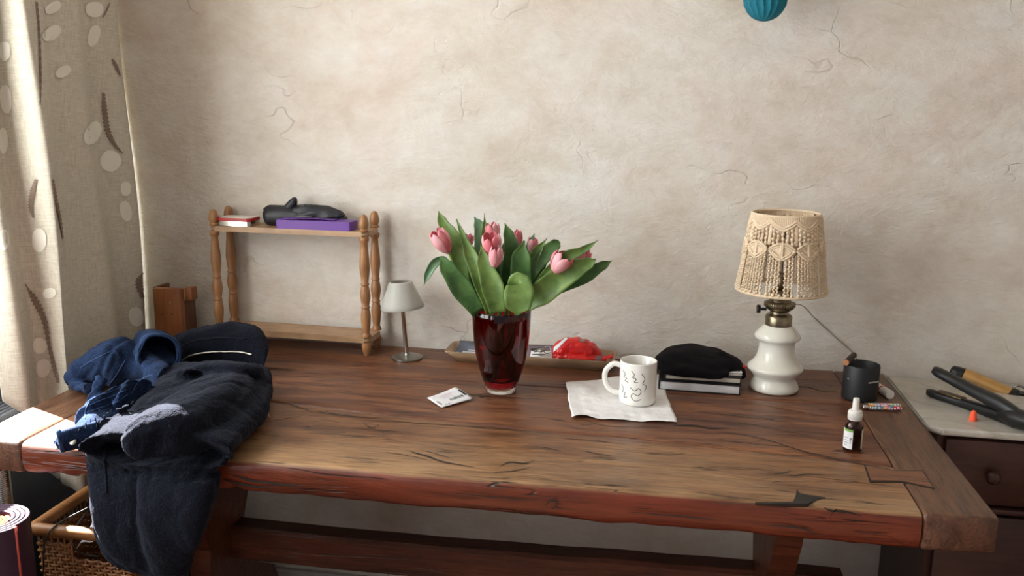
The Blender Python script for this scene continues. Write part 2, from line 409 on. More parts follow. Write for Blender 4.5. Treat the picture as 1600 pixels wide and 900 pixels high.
M['amber'] = glass('amber_glass', (.30, .075, .02))
def frosted():
    t = NT('frosted_glass'); t.base(srgb(206, 204, 196)); t.set(Roughness=.4)
    tr = t.n('ShaderNodeBsdfTranslucent'); tr.inputs['Color'].default_value = srgb(214, 212, 204)
    mx = t.n('ShaderNodeMixShader'); mx.inputs[0].default_value = .35
    t.l(t.b.outputs[0], mx.inputs[1]); t.l(tr.outputs[0], mx.inputs[2]); t.l(mx.outputs[0], t.out.inputs['Surface']); return t.m
M['frosted'] = frosted()
def marble():
    t = NT('grey_white_marble'); v = t.coord(); f = t.noise(v, 7, 8, .7, 2.2)
    t.base(t.ramp(f, [(.3, srgb(150, 144, 132)), (.48, srgb(184, 178, 166)), (.7, srgb(200, 194, 184))])); t.set(Roughness=.3); return t.m
M['marble'] = marble()
def tissue():
    t = NT('white_tissue'); v = t.coord(); t.base(t.ramp(t.noise(v, 40, 3), [(.3, srgb(230, 228, 227)), (.7, srgb(244, 243, 242))])); t.set(Roughness=.9)
    t.bump(t.noise(v, 60, 5, .65), .6, .004); return t.m
M['tissue'] = tissue()
def redbag():
    t = NT('glossy_red_film'); v = t.coord(); f = t.noise(v, 26, 5, .6, .6)
    t.base(t.ramp(f, [(.3, srgb(168, 12, 14)), (.65, srgb(226, 28, 24))])); t.set(Roughness=.28); t.bump(f, .5, .006); return t.m
M['red_film'] = redbag()
def ring_pattern():
    t = NT('coloured_ring_print'); v = t.n('ShaderNodeTexVoronoi'); v.inputs['Scale'].default_value = 150; v.inputs['Randomness'].default_value = .35
    t.l(t.coord(), v.inputs['Vector'])
    hsv = t.n('ShaderNodeSeparateColor'); hsv.mode = 'RGB'; t.l(v.outputs['Color'], hsv.inputs[0])
    pal = t.ramp(hsv.outputs[0], [(0, srgb(190, 40, 50)), (.2, srgb(210, 190, 70)), (.4, srgb(60, 110, 170)), (.6, srgb(70, 150, 110)), (.8, srgb(200, 120, 150))], 'CONSTANT')
    ringm = t.ramp(v.outputs['Distance'], [(0, (1, 1, 1)), (.16, (1, 1, 1)), (.2, (0, 0, 0)), (.36, (0, 0, 0)), (.4, (1, 1, 1)), (.55, (1, 1, 1))], 'LINEAR')
    t.base(t.mix(ringm, srgb(226, 222, 212), pal)); t.set(Roughness=.25); return t.m
M['rings'] = ring_pattern()
M['mat_purple'] = plain('plum_foam', (64, 36, 58), .7, vary=.1)
M['mat_orange'] = plain('orange_foam_mat', (236, 140, 40), .7, vary=.08)
M['mat_pink'] = plain('coral_foam_edge', (214, 96, 80), .7)
# ================================================================== the room
XL, XR, WT = -1.12, .668, .78
LW = -1.34
bm = bmesh.new(); box(bm, (.5, .06, 1.3), (3.9, .12, 2.6)); struct('wall_back', bm, M['plaster'])
bm = bmesh.new(); box(bm, (.5, -1.9, -.05), (3.9, 4.0, .1)); struct('floor', bm, M['floor'])
bm = bmesh.new(); box(bm, (.5, -1.9, 2.65), (3.9, 4.0, .1)); struct('ceiling', bm, M['wall_white'])
WY0, WY1, WZ0, WZ1 = -.30, -1.75, .80, 2.35
bm = bmesh.new()
box(bm, (LW-.06, -1.9, WZ0/2), (.12, 4.0, WZ0)); box(bm, (LW-.06, -1.9, (WZ1+2.6)/2), (.12, 4.0, 2.6-WZ1))
box(bm, (LW-.06, (WY0+.1)/2, (WZ0+WZ1)/2), (.12, .1-WY0, WZ1-WZ0)); box(bm, (LW-.06, (WY1-2.25)/2, (WZ0+WZ1)/2), (.12, 2.25+WY1, WZ1-WZ0)); box(bm, (LW-.06, -3.7, (WZ0+WZ1)/2), (.12, .4, WZ1-WZ0))
struct('wall_left', bm, M['wall_white'])
bm = bmesh.new(); box(bm, (2.46, -1.9, 1.3), (.12, 4.0, 2.6)); struct('wall_right', bm, M['wall_white'])
bm = bmesh.new()
for y in (WY0-.025, WY1+.025, -1.04): box(bm, (LW-.06, y, (WZ0+WZ1)/2), (.06, .05, WZ1-WZ0), .004)
for z in (WZ0+.03, WZ1-.03): box(bm, (LW-.06, (WY0+WY1)/2, z), (.06, WY0-WY1-.1, .06), .004)
struct('window_1', bm, M['wall_white'])
bm = bmesh.new()
for y in (-2.28, -2.88, -3.48): box(bm, (LW-.06, y, 1.3), (.06, .05, 2.3), .004)
for z in (.18, 2.42): box(bm, (LW-.06, -2.88, z), (.06, 1.2, .06), .004)
struct('window_2', bm, M['wall_white'])
# skirting along the back wall
bm = bmesh.new(); box(bm, (.5, -.008, .05), (3.6, .016, .1), .004); struct('baseboard_back', bm, M['wall_white'])
# radiator under the window
rad = thing('radiator', 'dark grey radiator behind the linen curtain, top grille showing at the left edge', 'radiator', (LW+.07, -1.0, .1))
bm = bmesh.new(); box(bm, (LW+.056, -.93, .40), (.075, 1.23, .56), .006); obj('panel', bm, M['radiator'], rad, sharp=30)
for k in range(5):
    bm = bmesh.new(); box(bm, (LW+.026+k*.015, -.93, .697), (.008, 1.23, .022), .002); obj('grille_bar', bm, M['radiator'], rad)
for y in (-.56, -1.45): bm = bmesh.new(); box(bm, (LW+.075, y, .06), (.05, .04, .12)); obj('foot', bm, M['radiator'], rad)
bm = bmesh.new(); box(bm, (LW+.008, -1.9, .39), (.016, 3.8, .78), .002); struct('shade_panel_1', bm, M['wall_shade'])  # added dark sheet: the lower left wall's shade put in as colour
# ribbed pipe beside it
pp = on(4, 760, 'x', -1.2)
pipe = thing('ribbed_hose', 'silver ribbed flexible hose standing under the left end of the table', 'hose', (pp.x, pp.y, 0))
bm = bmesh.new(); prof = [(0, 0)]
for k in range(150):
    z = k*.0042; prof += [(.014, z), (.017, z+.0014), (.017, z+.0026)]
prof += [(.014, .632), (0, .632)]; lathe(bm, prof, (pp.x, pp.y, 0), 20); obj('ribbed_tube', bm, M['chrome'], pipe)
bm = bmesh.new(); lathe(bm, [(0, .625), (.022, .625), (.023, .63), (.023, .646), (.019, .652), (0, .652)], (pp.x, pp.y, 0), 20); obj('end_cap', bm, M['chrome'], pipe, sharp=40)

# ================================================================== curtain
CP = [(-1.225, -.022), (-1.178, -.085), (-1.205, -.16), (-1.172, -.24), (-1.188, -.315), (-1.168, -.375), (-1.156, -.425), (-1.134, -.452), (-1.140, -.464), (-1.205, -.462), (-1.205, -.490), (-1.188, -.525), (-1.232, -.548)]
CPV = catmull([Vector((a, b, 0)) for a, b in CP], 12)
def curt(s, z):
    t = s*(len(CPV)-1); k = min(int(t), len(CPV)-2); p = CPV[k].lerp(CPV[k+1], t-k)
    q = (z-.76)/.9
    x = p.x+(p.x+1.175)*.25*q-.012*max(0, q)**1.0+.006*math.sin(z*7+s*9)
    yy = p.y-(.018*q if .3 < s else .018*q*s/.3)+.006*math.sin(z*5+s*14)
    if z < .72 and s < .7: x += (.72-z)*.10*math.sin(s*16)
    return Vector((x, yy, z))
def hem(s):
    return .455+.018*math.sin(s*23)+(0 if s < .5 else ((s-.5)/.5)**1.5*.31)
cur = thing('curtain', 'long natural linen curtain with brown feathery sprigs hanging at the left window', 'curtain', (-1.18, -.3, .455))
bm = bmesh.new(); grid(bm, lambda u, v: curt(u, hem(u)+(2.45-hem(u))*v), 150, 70)
cl = obj('curtain_panel', bm, M['linen'], cur)
sd = cl.modifiers.new('solid', 'SOLIDIFY'); sd.thickness = .0012
CT = [(s/160, .45+z*.0175, px_of(curt(s/160, .45+z*.0175))) for s in range(161) for z in range(72)]
cb = bvh_of(cl)
def curt_patch(bm, pix, wid, lift=.0025, n=5, comb=False):
    """embroidery following the curtain: pix centre line in photo pixels, widths in px"""
    path = catmull([Vector((a, b, 0)) for a, b in pix], n*2); W = lerp_list(wid, len(path)); rows = []
    for i, p in enumerate(path):
        t = (path[min(i+1, len(path)-1)]-path[max(i-1, 0)]).normalized(); nn = Vector((-t.y, t.x, 0))
        r = []
        for k in (-1, -.33, .33, 1):
            jag = 1+(.7*(i % 2)-.35 if comb and abs(k) == 1 else 0)
            h = stick(cb, [(p.x+nn.x*k*W[i]*jag, p.y+nn.y*k*W[i]*jag)], lift)
            r.append(h[0] if h else None)
        if all(x is not None for x in r): rows.append([bm.verts.new(x) for x in r])
    for a, b in zip(rows, rows[1:]):
        if (a[0].co-b[0].co).length < .12:
            for k in range(3): bm.faces.new((a[k], a[k+1], b[k+1], b[k]))
for pix, wid in (([(161, 145), (163, 175), (168, 205), (178, 225), (191, 240)], [2, 4, 4, 3, 1]),
                 ([(175, 92), (181, 105), (187, 118)], [2, 2.5, 1]),
                 ([(38, 443), (56, 470), (70, 500), (78, 540), (86, 575), (92, 598)], [1, 5, 4, 2.5, 2.5, 2]),
                 ([(222, 426), (216, 442), (222, 465), (229, 490), (234, 515)], [1, 5, 4, 4, 3]),
                 ([(81, 280), (86, 310), (92, 340), (97, 372)], [1.5, 2, 2, .8]),
                 ([(57, 280), (52, 300), (49, 322), (53, 340)], [2, 4, 3.5, 1.5]),
                 ([(56, 2), (60, 50), (62, 110), (62, 165)], [1.2, 1.2, 1.2, .8]),
                 ([(171, 4), (165, 18), (160, 28)], [1, 1.2, .6])):
    bm = bmesh.new(); curt_patch(bm, pix, wid, comb=True)
    if len(bm.faces): obj('embroidered_sprig', bm, M['linen_sprig'], cur, smooth=False)
    else: bm.free()
for x, y, w, h, r in ((147, 15, 14, 12, 0), (146, 56, 9, 17, -.3), (80, 52, 16, 10, .6), (98, 112, 13, 8, .5), (144, 208, 12, 19, -.5), (172, 252, 16, 16, -.6), (82, 12, 14, 8, .5), (62, 375, 11, 18, 0), (78, 458, 10, 8, .2), (62, 540, 12, 12, -.6), (68, 575, 12, 14, -.4), (208, 545, 14, 9, .3), (212, 495, 11, 15, .2), (196, 330, 9, 16, .2), (8, 80, 9, 15, 0), (10, 155, 9, 22, .1), (5, 220, 8, 20, 0), (5, 375, 8, 16, 0), (196, 295, 8, 11, 0), (222, 600, 8, 10, 0)):
    pix = [(x-math.sin(r)*h*(1-k/3)+0, y-math.cos(r)*h*(1-k/3)) for k in range(7)]
    bm = bmesh.new(); curt_patch(bm, pix, [.4*w, .85*w, w, w, w, .8*w, .35*w], lift=.0018)
    if len(bm.faces): obj('leaf_print', bm, M['leaf_print'], cur)
    else: bm.free()

# ================================================================== table
tab = thing('oak_table', 'long heavy oak refectory table with thick scrubbed plank top and trestle legs', 'table', (-.226, -.39, 0))
TH = .06; XI0, XI1 = XL+.1155, XR-.1155
def plank(x0, x1, yb, yf, front=False, nx=120, seed=0):
    """one board: yb, yf = functions of x for back and front edges"""
    bm = bmesh.new(); prev = None
    for i in range(nx+1):
        x = x0+(x1-x0)*i/nx; b, f = yb(x), yf(x)
        n1 = noise.noise(Vector((x*6, seed, 0))); n2 = noise.noise(Vector((x*23, seed+4, 2))); n3 = noise.noise(Vector((x*9, seed+9, 5)))
        e = .0035 if not front else .006+.004*abs(n1)
        wf = (.003*n1+.0012*n2) if front else .0005*n2
        drop = (.003+.004*abs(n3)) if front else 0.0
        bt = -TH+(.004*n3+.003*n2 if front else 0)
        if front and x < -.48: bt += .012*max(0, noise.noise(Vector((x*40, 3, 1))))+.004*max(0, noise.noise(Vector((x*110, 7, 1))))
        prof = [(b+.0015, -.004), (b+.003, -.0008), (b-.02 if b-f > .06 else b, 0), ]
        m = 8
        prof = [(b-.0006, -.005), (b-.0028, -.0007)]
        for k in range(m+1):
            y = (b-.008)+((f+.02)-(b-.008))*k/m
            prof.append((y, .0011*noise.noise(Vector((x*5, y*18, seed)))))
        prof += [(f-wf+.011, -.0006-drop*.25), (f-wf+.004, -.0028-drop*.5), (f-wf+.0006, -.008-drop), (f-wf+.001*n2, -.02), (f-wf-.001*n1, -.04), (f-wf+.004, bt+.006), (f-wf+.010, bt), (b-.004, -TH), (b-.0006, -TH+.004)]
        ring = [bm.verts.new((x, y, ZT+z)) for y, z in prof]
        if prev:
            for k in range(len(ring)): bm.faces.new((prev[k], prev[(k+1) % len(ring)], ring[(k+1) % len(ring)], ring[k]))
        else: bm.faces.new(ring)
        prev = ring
    bm.faces.new(prev); return bm
sA = lambda x: -.258+.0015*math.sin(x*9)
sB = lambda x: -.535-.085*(x+.0)+.004*math.sin(x*7)+.003*math.sin(x*19)
g = .0016
obj('plank', plank(XI0, XI1, lambda x: -.002, lambda x: sA(x)+g, seed=1), M['oak_back'], tab, sharp=50)
obj('plank', plank(XI0, XI1, lambda x: sA(x)-g, lambda x: sB(x)+g, seed=2), M['oak_back'], tab, sharp=50)
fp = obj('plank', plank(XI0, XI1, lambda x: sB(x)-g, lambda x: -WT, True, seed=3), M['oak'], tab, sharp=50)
bm = bmesh.new()
def crack(pix, w, front=False):
    if front: P_ = [Y(a, b, -WT-.0035) for a, b in pix]; sd_ = Vector((0, 0, 1))
    else: P_ = [Z(a, b, .0013) for a, b in pix]; sd_ = Vector((0, 1, 0))
    path = catmull(P_, 8); m = len(path); rows = []
    for i, p in enumerate(path):
        ww = w*(math.sin(PI*i/(m-1))**.6)*(.55+.6*abs(noise.noise(p*60)))*.5+.0001
        j = sd_*(.0012*noise.noise(p*45)); rows.append((bm.verts.new(p+j+sd_*ww), bm.verts.new(p+j-sd_*ww)))
    for a, b in zip(rows, rows[1:]): bm.faces.new((a[0], a[1], b[1], b[0]))
for pix, w in (([(640, 705), (665, 712), (695, 722), (742, 730)], .008), ([(655, 702), (682, 709), (708, 717)], .003), ([(778, 731), (795, 722), (818, 724), (836, 719)], .007), ([(770, 738), (800, 736), (830, 730)], .004),
               ([(1050, 664), (1085, 664), (1110, 669), (1142, 668)], .010), ([(1120, 672), (1190, 685), (1260, 706), (1330, 722), (1392, 733)], .006), ([(395, 664), (440, 655), (474, 649)], .004), ([(430, 625), (455, 632), (490, 645)], .004),
               ([(560, 655), (640, 660), (760, 668), (850, 676)], .004), ([(490, 642), (545, 650), (600, 653)], .005), ([(566, 660), (580, 668), (592, 664), (585, 674)], .006), ([(815, 696), (850, 699), (880, 705)], .003), ([(905, 703), (935, 709), (955, 712)], .004),
               ([(1060, 690), (1110, 694), (1145, 702)], .003), ([(1208, 741), (1225, 739), (1238, 734)], .004), ([(1228, 745), (1255, 741), (1292, 742)], .0035), ([(1110, 786), (1150, 787), (1240, 786)], .004), ([(1262, 779), (1290, 779), (1312, 781)], .003),
               ([(690, 612), (760, 618), (860, 624)], .003), ([(1070, 640), (1150, 650), (1240, 660)], .003), ([(1080, 655), (1180, 664), (1300, 690)], .003), ([(1150, 625), (1230, 640), (1300, 652)], .003), ([(520, 612), (580, 618), (650, 622)], .003),
               ([(340, 668), (380, 672), (420, 668)], .003), ([(400, 700), (416, 690), (434, 676)], .0022), ([(880, 640), (940, 664), (1040, 668)], .003), ([(600, 706), (640, 712), (676, 720)], .003)): crack(pix, w)
for pix, w in (([(1287, 793), (1300, 798), (1322, 800), (1346, 806)], .006), ([(1296, 812), (1302, 800), (1310, 795)], .005), ([(1200, 820), (1240, 824), (1276, 833)], .004), ([(850, 790), (862, 782), (872, 788), (860, 796)], .005), ([(440, 730), (520, 742), (610, 748)], .003), ([(360, 742), (400, 752), (470, 760)], .006), ([(345, 748), (380, 757), (430, 764)], .006), ([(980, 800), (1060, 806), (1120, 812)], .003), ([(700, 768), (760, 776), (830, 782)], .0025)): crack(pix, w, True)
obj('drying_cracks', bm, M['hole_fill'], fp, smooth=False)
for x0, x1 in ((XL, XI0-.0015), (XI1+.0015, XR)):
    bm = bmesh.new(); box(bm, ((x0+x1)/2, -WT/2-.001, ZT-TH/2+.0005), (x1-x0, WT-.002, TH), .007, seg=3)
    outer = XL if x0 == XL else XR
    for v in bm.verts:                                    # eased outer front corner
        if v.co.y < -WT+.03 and abs(v.co.x-outer) < .02: v.co.y += .010*(1-abs(v.co.x-outer)/.02)
    bmesh.ops.subdivide_edges(bm, edges=[e for e in bm.edges if abs(e.verts[0].co.y-e.verts[1].co.y) > .5], cuts=30)
    for v in bm.verts:
        if v.co.z > ZT-.02: v.co.z += .0008*noise.noise(v.co*14)
    obj('end_board', bm, M['oak_end'], tab, sharp=40)
# butterfly key across the right joint, filled hole near the front edge, wedge near the wall
def inlay(name, pix, m, h=.0016):
    bm = bmesh.new(); prism(bm, [(p.x, p.y) for p in (Z(*a) for a in pix)], ZT-.004, ZT+h); return obj(name, bm, m, tab, smooth=False)
inlay('key_joint', [(1350, 727), (1400, 736), (1442, 736), (1461, 765.5), (1408, 754), (1359, 754)], M['hole_fill'], .0014)
inlay('butterfly_key', [(1352.5, 729), (1400, 737.2), (1440.5, 737.5), (1457.5, 763), (1408, 752.6), (1361, 752.2)], M['oak_back'], .0021)
inlay('filled_hole', [(1180, 786), (1239, 785), (1243, 776), (1245, 765), (1250, 772), (1262, 774), (1290, 778), (1275, 783), (1262, 788), (1243, 788)], M['hole_fill'], .0013)
inlay('joint_wedge', [(1218, 601), (1257, 601.5), (1283, 606), (1308, 608), (1308, 613), (1285, 612), (1262, 605), (1220, 603)], M['oak_end'], .0014)
# trestles: a shaped board in the depth direction
for xc in (.386, -.842):
    w = .024
    P = [(-.62, .70), (-.625, .66), (-.60, .60), (-.55, .52), (-.50, .46), (-.47, .40), (-.48, .32), (-.54, .25), (-.62, .2), (-.66, .12), (-.64, .07),
         (-.14, .07), (-.12, .12), (-.16, .2), (-.24, .25), (-.30, .32), (-.31, .40), (-.28, .46), (-.23, .52), (-.18, .60), (-.155, .66), (-.16, .70)]
    bm = bmesh.new(); ring0 = [bm.verts.new((xc-w, a, b)) for a, b in P]; ring1 = [bm.verts.new((xc+w, a, b)) for a, b in P]
    bm.faces.new(ring0); bm.faces.new(ring1)
    for i in range(len(P)): bm.faces.new((ring0[i], ring0[(i+1) % len(P)], ring1[(i+1) % len(P)], ring1[i]))
    obj('leg', bm, M['oak_leg'], tab, smooth=False)
    bm = bmesh.new(); box(bm, (xc, -.39, .036), (.1, .66, .072), .012); obj('foot', bm, M['oak_leg'], tab, sharp=40)
    bm = bmesh.new(); box(bm, (xc+.012, -.39, .693), (.075, .58, .0135), .003); obj('top_rail', bm, M['oak_leg'], tab, sharp=40)
bm = bmesh.new(); nx = 60; prev = None
for i in range(nx+1):
    x = -1.0+1.54*i/nx; s = .006*math.sin(x*3.3)+.002*noise.noise(Vector((x*8, 0, 0)))
    ring = [bm.verts.new((x, y, z+s)) for y, z in ((-.375, .405), (-.368, .413), (-.322, .413), (-.315, .405), (-.315, .338), (-.322, .332), (-.368, .332), (-.375, .338))]
    if prev:
        for k in range(8): bm.faces.new((prev[k], prev[(k+1) % 8], ring[(k+1) % 8], ring[k]))
    else: bm.faces.new(ring)
    prev = ring
bm.faces.new(prev); obj('stretcher', bm, M['oak_leg'], tab, sharp=40)

# ================================================================== marble topped cabinet on the right
cab = thing('cabinet', 'dark stained wooden cabinet with grey white marble top beside the right end of the table', 'cabinet', (.95, -.19, 0))
bm = bmesh.new(); prism(bm, [(.674, -.006), (1.35, -.006), (1.35, -.372), (.70, -.358), (.674, -.335)], .741, .755); 
bmesh.ops.bevel(bm, geom=[e for e in bm.edges], offset=.004, segments=2, affect='EDGES'); obj('marble_top', bm, M['marble'], cab, sharp=40)
bm = bmesh.new(); prism(bm, [(.70, -.012), (1.32, -.012), (1.32, -.345), (.70, -.335)], .06, .741); obj('carcass', bm, M['cabinet'], cab, smooth=False)
def front(x0, x1, z0, z1, th=.012):
    bm = bmesh.new(); box(bm, ((x0+x1)/2, -.342-th/2, (z0+z1)/2), (x1-x0, th, z1-z0), .003, rot=None); return bm
d1 = obj('drawer', front(.712, 1.01, .60, .733), M['cabinet'], cab, sharp=40)
bm = bmesh.new(); lathe(bm, [(0, 0), (.006, 0), (.006, .008), (.013, .014), (.014, .02), (.009, .026), (0, .027)], (.80, -.354, .665), 20, Matrix.Rotation(PI/2, 3, 'X')); obj('knob', bm, M['cabinet'], d1)
d2 = obj('drawer', front(1.018, 1.312, .60, .733), M['cabinet'], cab, sharp=40)
bm = bmesh.new(); lathe(bm, [(0, 0), (.006, 0), (.006, .008), (.013, .014), (.014, .02), (.009, .026), (0, .027)], (1.165, -.354, .665), 20, Matrix.Rotation(PI/2, 3, 'X')); obj('knob', bm, M['cabinet'], d2)
obj('door', front(.712, 1.01, .09, .575), M['cabinet'], cab, sharp=40); obj('door', front(1.018, 1.312, .09, .575), M['cabinet'], cab, sharp=40)
bm = bmesh.new(); box(bm, (1.01, -.348, .588), (.624, .022, .012), .003); obj('moulding', bm, M['cabinet'], cab, sharp=40)
bm = bmesh.new(); box(bm, (1.01, -.18, .03), (.6, .31, .06), .004); obj('plinth', bm, M['cabinet'], cab, sharp=40)

# ================================================================== little two-tier shelf with turned posts
SH = Vector((-.768, -.063, ZT)); srz = -.035
sh = thing('shelf_rack', 'small two tier wooden shelf rack with four turned posts standing against the wall', 'shelf', SH, rz=srz)
R2 = Matrix.Rotation(srz, 4, 'Z')
def S(x, y, z): return SH+(R2 @ Vector((x, y, z)))
hw, hd = .1975, .037
def board(z0, z1):
    bm = bmesh.new(); pts = []
    for cx, cy, a0 in ((hw+.012, hd+.006, 0), (-hw-.012, hd+.006, 90), (-hw-.012, -hd-.006, 180), (hw+.012, -hd-.006, 270)):
        sx, sy = math.copysign(.016, cx), math.copysign(.016, cy)
        for k in range(7):
            a = math.radians(a0+15*k); pts.append(S(cx-sx+.016*math.cos(a), cy-sy+.016*math.sin(a), 0))
    M4 = Matrix(); prism(bm, [(p.x, p.y) for p in pts], ZT+z0, ZT+z1)
    bmesh.ops.bevel(bm, geom=[e for e in bm.edges if abs(e.verts[0].co.z-e.verts[1].co.z) < 1e-6], offset=.0045, segments=3, affect='EDGES'); return bm
obj('shelf_board', board(.034, .049), M['shelf_wood'], sh, sharp=40); obj('shelf_board', board(.298, .311), M['shelf_wood'], sh, sharp=40)
for sx in (-1, 1):
    for sy in (-1, 1):
        c = S(sx*hw, sy*hd, 0)
        bm = bmesh.new(); lathe(bm, [(0, .0), (.0055, .0005), (.010, .012), (.012, .026), (.010, .034), (0, .034)], c, 24); obj('foot', bm, M['post_wood'], sh, sharp=50)
        prof = [(0, .049), (.0118, .049), (.0125, .053), (.0100, .057), (.0090, .062), (.0106, .075), (.0124, .095), (.0122, .105), (.0092, .121), (.0108, .1225), (.0108, .1245), (.0088, .127),
                (.0112, .140), (.0130, .152), (.0118, .165), (.0090, .178), (.0108, .180), (.0108, .182), (.0088, .185), (.0112, .205), (.0130, .222), (.0118, .242), (.0092, .268), (.0086, .284), (.0118, .288), (.0122, .293), (.0118, .298), (0, .298)]
        bm = bmesh.new(); lathe(bm, prof, c, 24); obj('post', bm, M['post_wood'], sh, sharp=50)
        bm = bmesh.new(); lathe(bm, [(0, .311), (.0105, .311), (.0115, .315), (.009, .318), (.0118, .325), (.0122, .331), (.0105, .341), (.0075, .349), (.0035, .352), (0, .3525)], c, 24); obj('finial', bm, M['post_wood'], sh, sharp=50)
TOPZ = .3112
# red and silver tin
tc = S(-.143, -.012, TOPZ); tin = thing('hinged_tin', 'flat red lidded tin with silver base on the top shelf at left', 'tin', tc)
def rrect(w, d, r, c, rz, n=6):
    out = []; Rm = Matrix.Rotation(rz, 3, 'Z')
    for cx, cy, a0 in ((w/2-r, d/2-r, 0), (-w/2+r, d/2-r, 90), (-w/2+r, -d/2+r, 180), (w/2-r, -d/2+r, 270)):
        for k in range(n+1):
            a = math.radians(a0+90*k/n); out.append(c+Rm @ Vector((cx+r*math.cos(a), cy+r*math.sin(a), 0)))
    return out
def rbox(bm, w, d, r, c, z0, z1, rz=0, bev=.0012):
    prism(bm, [(p.x, p.y) for p in rrect(w, d, r, Vector(c), rz)], z0, z1)
    bmesh.ops.bevel(bm, geom=[e for e in bm.edges if abs(e.verts[0].co.z-e.verts[1].co.z) < 1e-6], offset=bev, segments=2, affect='EDGES')
z = tc.z
bm = bmesh.new(); rbox(bm, .092, .058, .01, tc, z, z+.013, -.03); obj('base', bm, M['chrome'], tin, sharp=40)
lid_red = plain('tin_red', (178, 34, 36), .35)
bm = bmesh.new(); rbox(bm, .0945, .0605, .011, tc, z+.0125, z+.0205, -.03, .002); obj('lid', bm, lid_red, tin, sharp=40)
bm = bmesh.new(); rbox(bm, .084, .05, .009, tc, z+.0203, z+.0213, -.03, .0004); obj('lid_label', bm, M['white_plastic'], tin, sharp=40)
# folded umbrella
ub = S(-.03, .012, TOPZ); um = thing('folded_umbrella', 'folded black umbrella lying behind the purple box on the top shelf', 'umbrella', ub)
z = ub.z; U = lambda px, py: Y(px, py, ub.y)
bm = bmesh.new(); tube(bm, [U(417, 338), U(424, 337), U(440, 337), U(462, 338), U(480, 339)], [.0215, .026, .0265, .0245, .021], 28, 8)
for v in bm.verts:
    a = math.atan2(v.co.z-z-.026, v.co.y-ub.y); v.co.x += .002*math.sin(a*14)
    fr = max(0, min(1, (U(440, 338).x-v.co.x)/.03)); v.co.z += .0016*math.sin(a*13)*fr
for v in bm.verts: v.co.z = max(v.co.z, z)
obj('canopy', bm, M['nylon'], um)
bm = bmesh.new(); tube(bm, [U(462, 335), U(485, 334), U(510, 336), U(528, 340), U(536, 343)], [.022, .0235, .0215, .0175, .013], 24, 8)
for v in bm.verts:
    a = math.atan2(v.co.z-z-.024, v.co.y-ub.y); v.co.z = max(z+.0005, v.co.z+.0022*math.sin(a*7+v.co.x*60)); v.co.y += .002*math.sin(a*5+v.co.x*90)
obj('folded_panels', bm, M['nylon'], um)
bm = bmesh.new(); tube(bm, [U(446, 330), U(454, 321), U(460, 314.5), U(463, 314)], [.012, .0115, .0105, .0075], 16, 6); obj('strap', bm, M['nylon'], um)
bm = bmesh.new(); tube(bm, [U(530, 345), U(537, 345), U(541, 345.5)], [.012, .0125, .0115], 20, 4)
for v in bm.verts: v.co.z = max(v.co.z, z)
obj('handle', bm, M['black_plastic'], um)
bm = bmesh.new(); box(bm, U(475, 321), (.012, .008, .006), .001); obj('snap_tab', bm, M['black_plastic'], um)
# purple box
pb = Z(494, 357.5, TOPZ) ; pbx = thing('purple_box', 'flat purple cardboard box on the top shelf in front of the umbrella', 'box', (pb.x, pb.y+.02, pb.z))
c = Vector((pb.x, -.084, ZT+TOPZ)); z = c.z
bm = bmesh.new(); rbox(bm, .196, .05, .006, c, z, z+.0215, srz, .0015); obj('box_body', bm, M['purple'], pbx, sharp=40)
bm = bmesh.new(); slab(bm, lambda u, v: c+Vector((-.085+.135*u, -.015+.035*v, .0238+.003*math.sin(u*3.1)*(1-v))), 12, 4, .0012); obj('lid_flap', bm, M['purple'], pbx)
bm = bmesh.new(); slab(bm, lambda u, v: c+Vector((-.052+.04*u, -.004+.02*v, .0283+.002*u*(1-u))), 6, 4, .0006); obj('paper_slip', bm, M['satin_metal'], pbx)

# ================================================================== pine piece in the corner
pc = Vector((-1.065, -.04, ZT))
pine = thing('pine_stand', 'small orange pine wooden stand in the corner behind the denim jacket', 'wooden stand', pc)
b0 = Y(241, 449, -.1); b1 = Y(284, 449, -.1)
w = b1.x-b0.x; h = b0.z-ZT
bm = bmesh.new(); box(bm, ((b0.x+b1.x)/2, -.1, ZT+h/2), (w, .02, h), .003); fb = obj('front_board', bm, M['pine'], pine, sharp=40)
for dx, dz in ((.010, -.045), (-.016, -.078), (.012, -.075)):
    bm = bmesh.new(); lathe(bm, [(0, .0012), (.0022, .001), (.0028, 0), (0, 0)], ((b0.x+b1.x)/2+dx, -.11, ZT+h+dz+.01), 12, Matrix.Rotation(PI/2, 3, 'X')); obj('screw', bm, M['chrome'] if dx == .010 else M['pine_dark'], fb)
bm = bmesh.new(); box(bm, (b0.x-.004, -.06, ZT+h/2-.001), (.012, .06, h), .002); obj('side_board', bm, M['pine_dark'], pine, sharp=40)
bm = bmesh.new(); box(bm, (b1.x-.012, -.06, ZT+h/2-.02), (.016, .06, h-.04), .002); obj('side_board', bm, M['pine_dark'], pine, sharp=40)
bm = bmesh.new(); box(bm, (b1.x+.012, -.078, ZT+h-.016), (.020, .03, .033), .002); obj('corner_block', bm, M['pine'], pine, sharp=40)

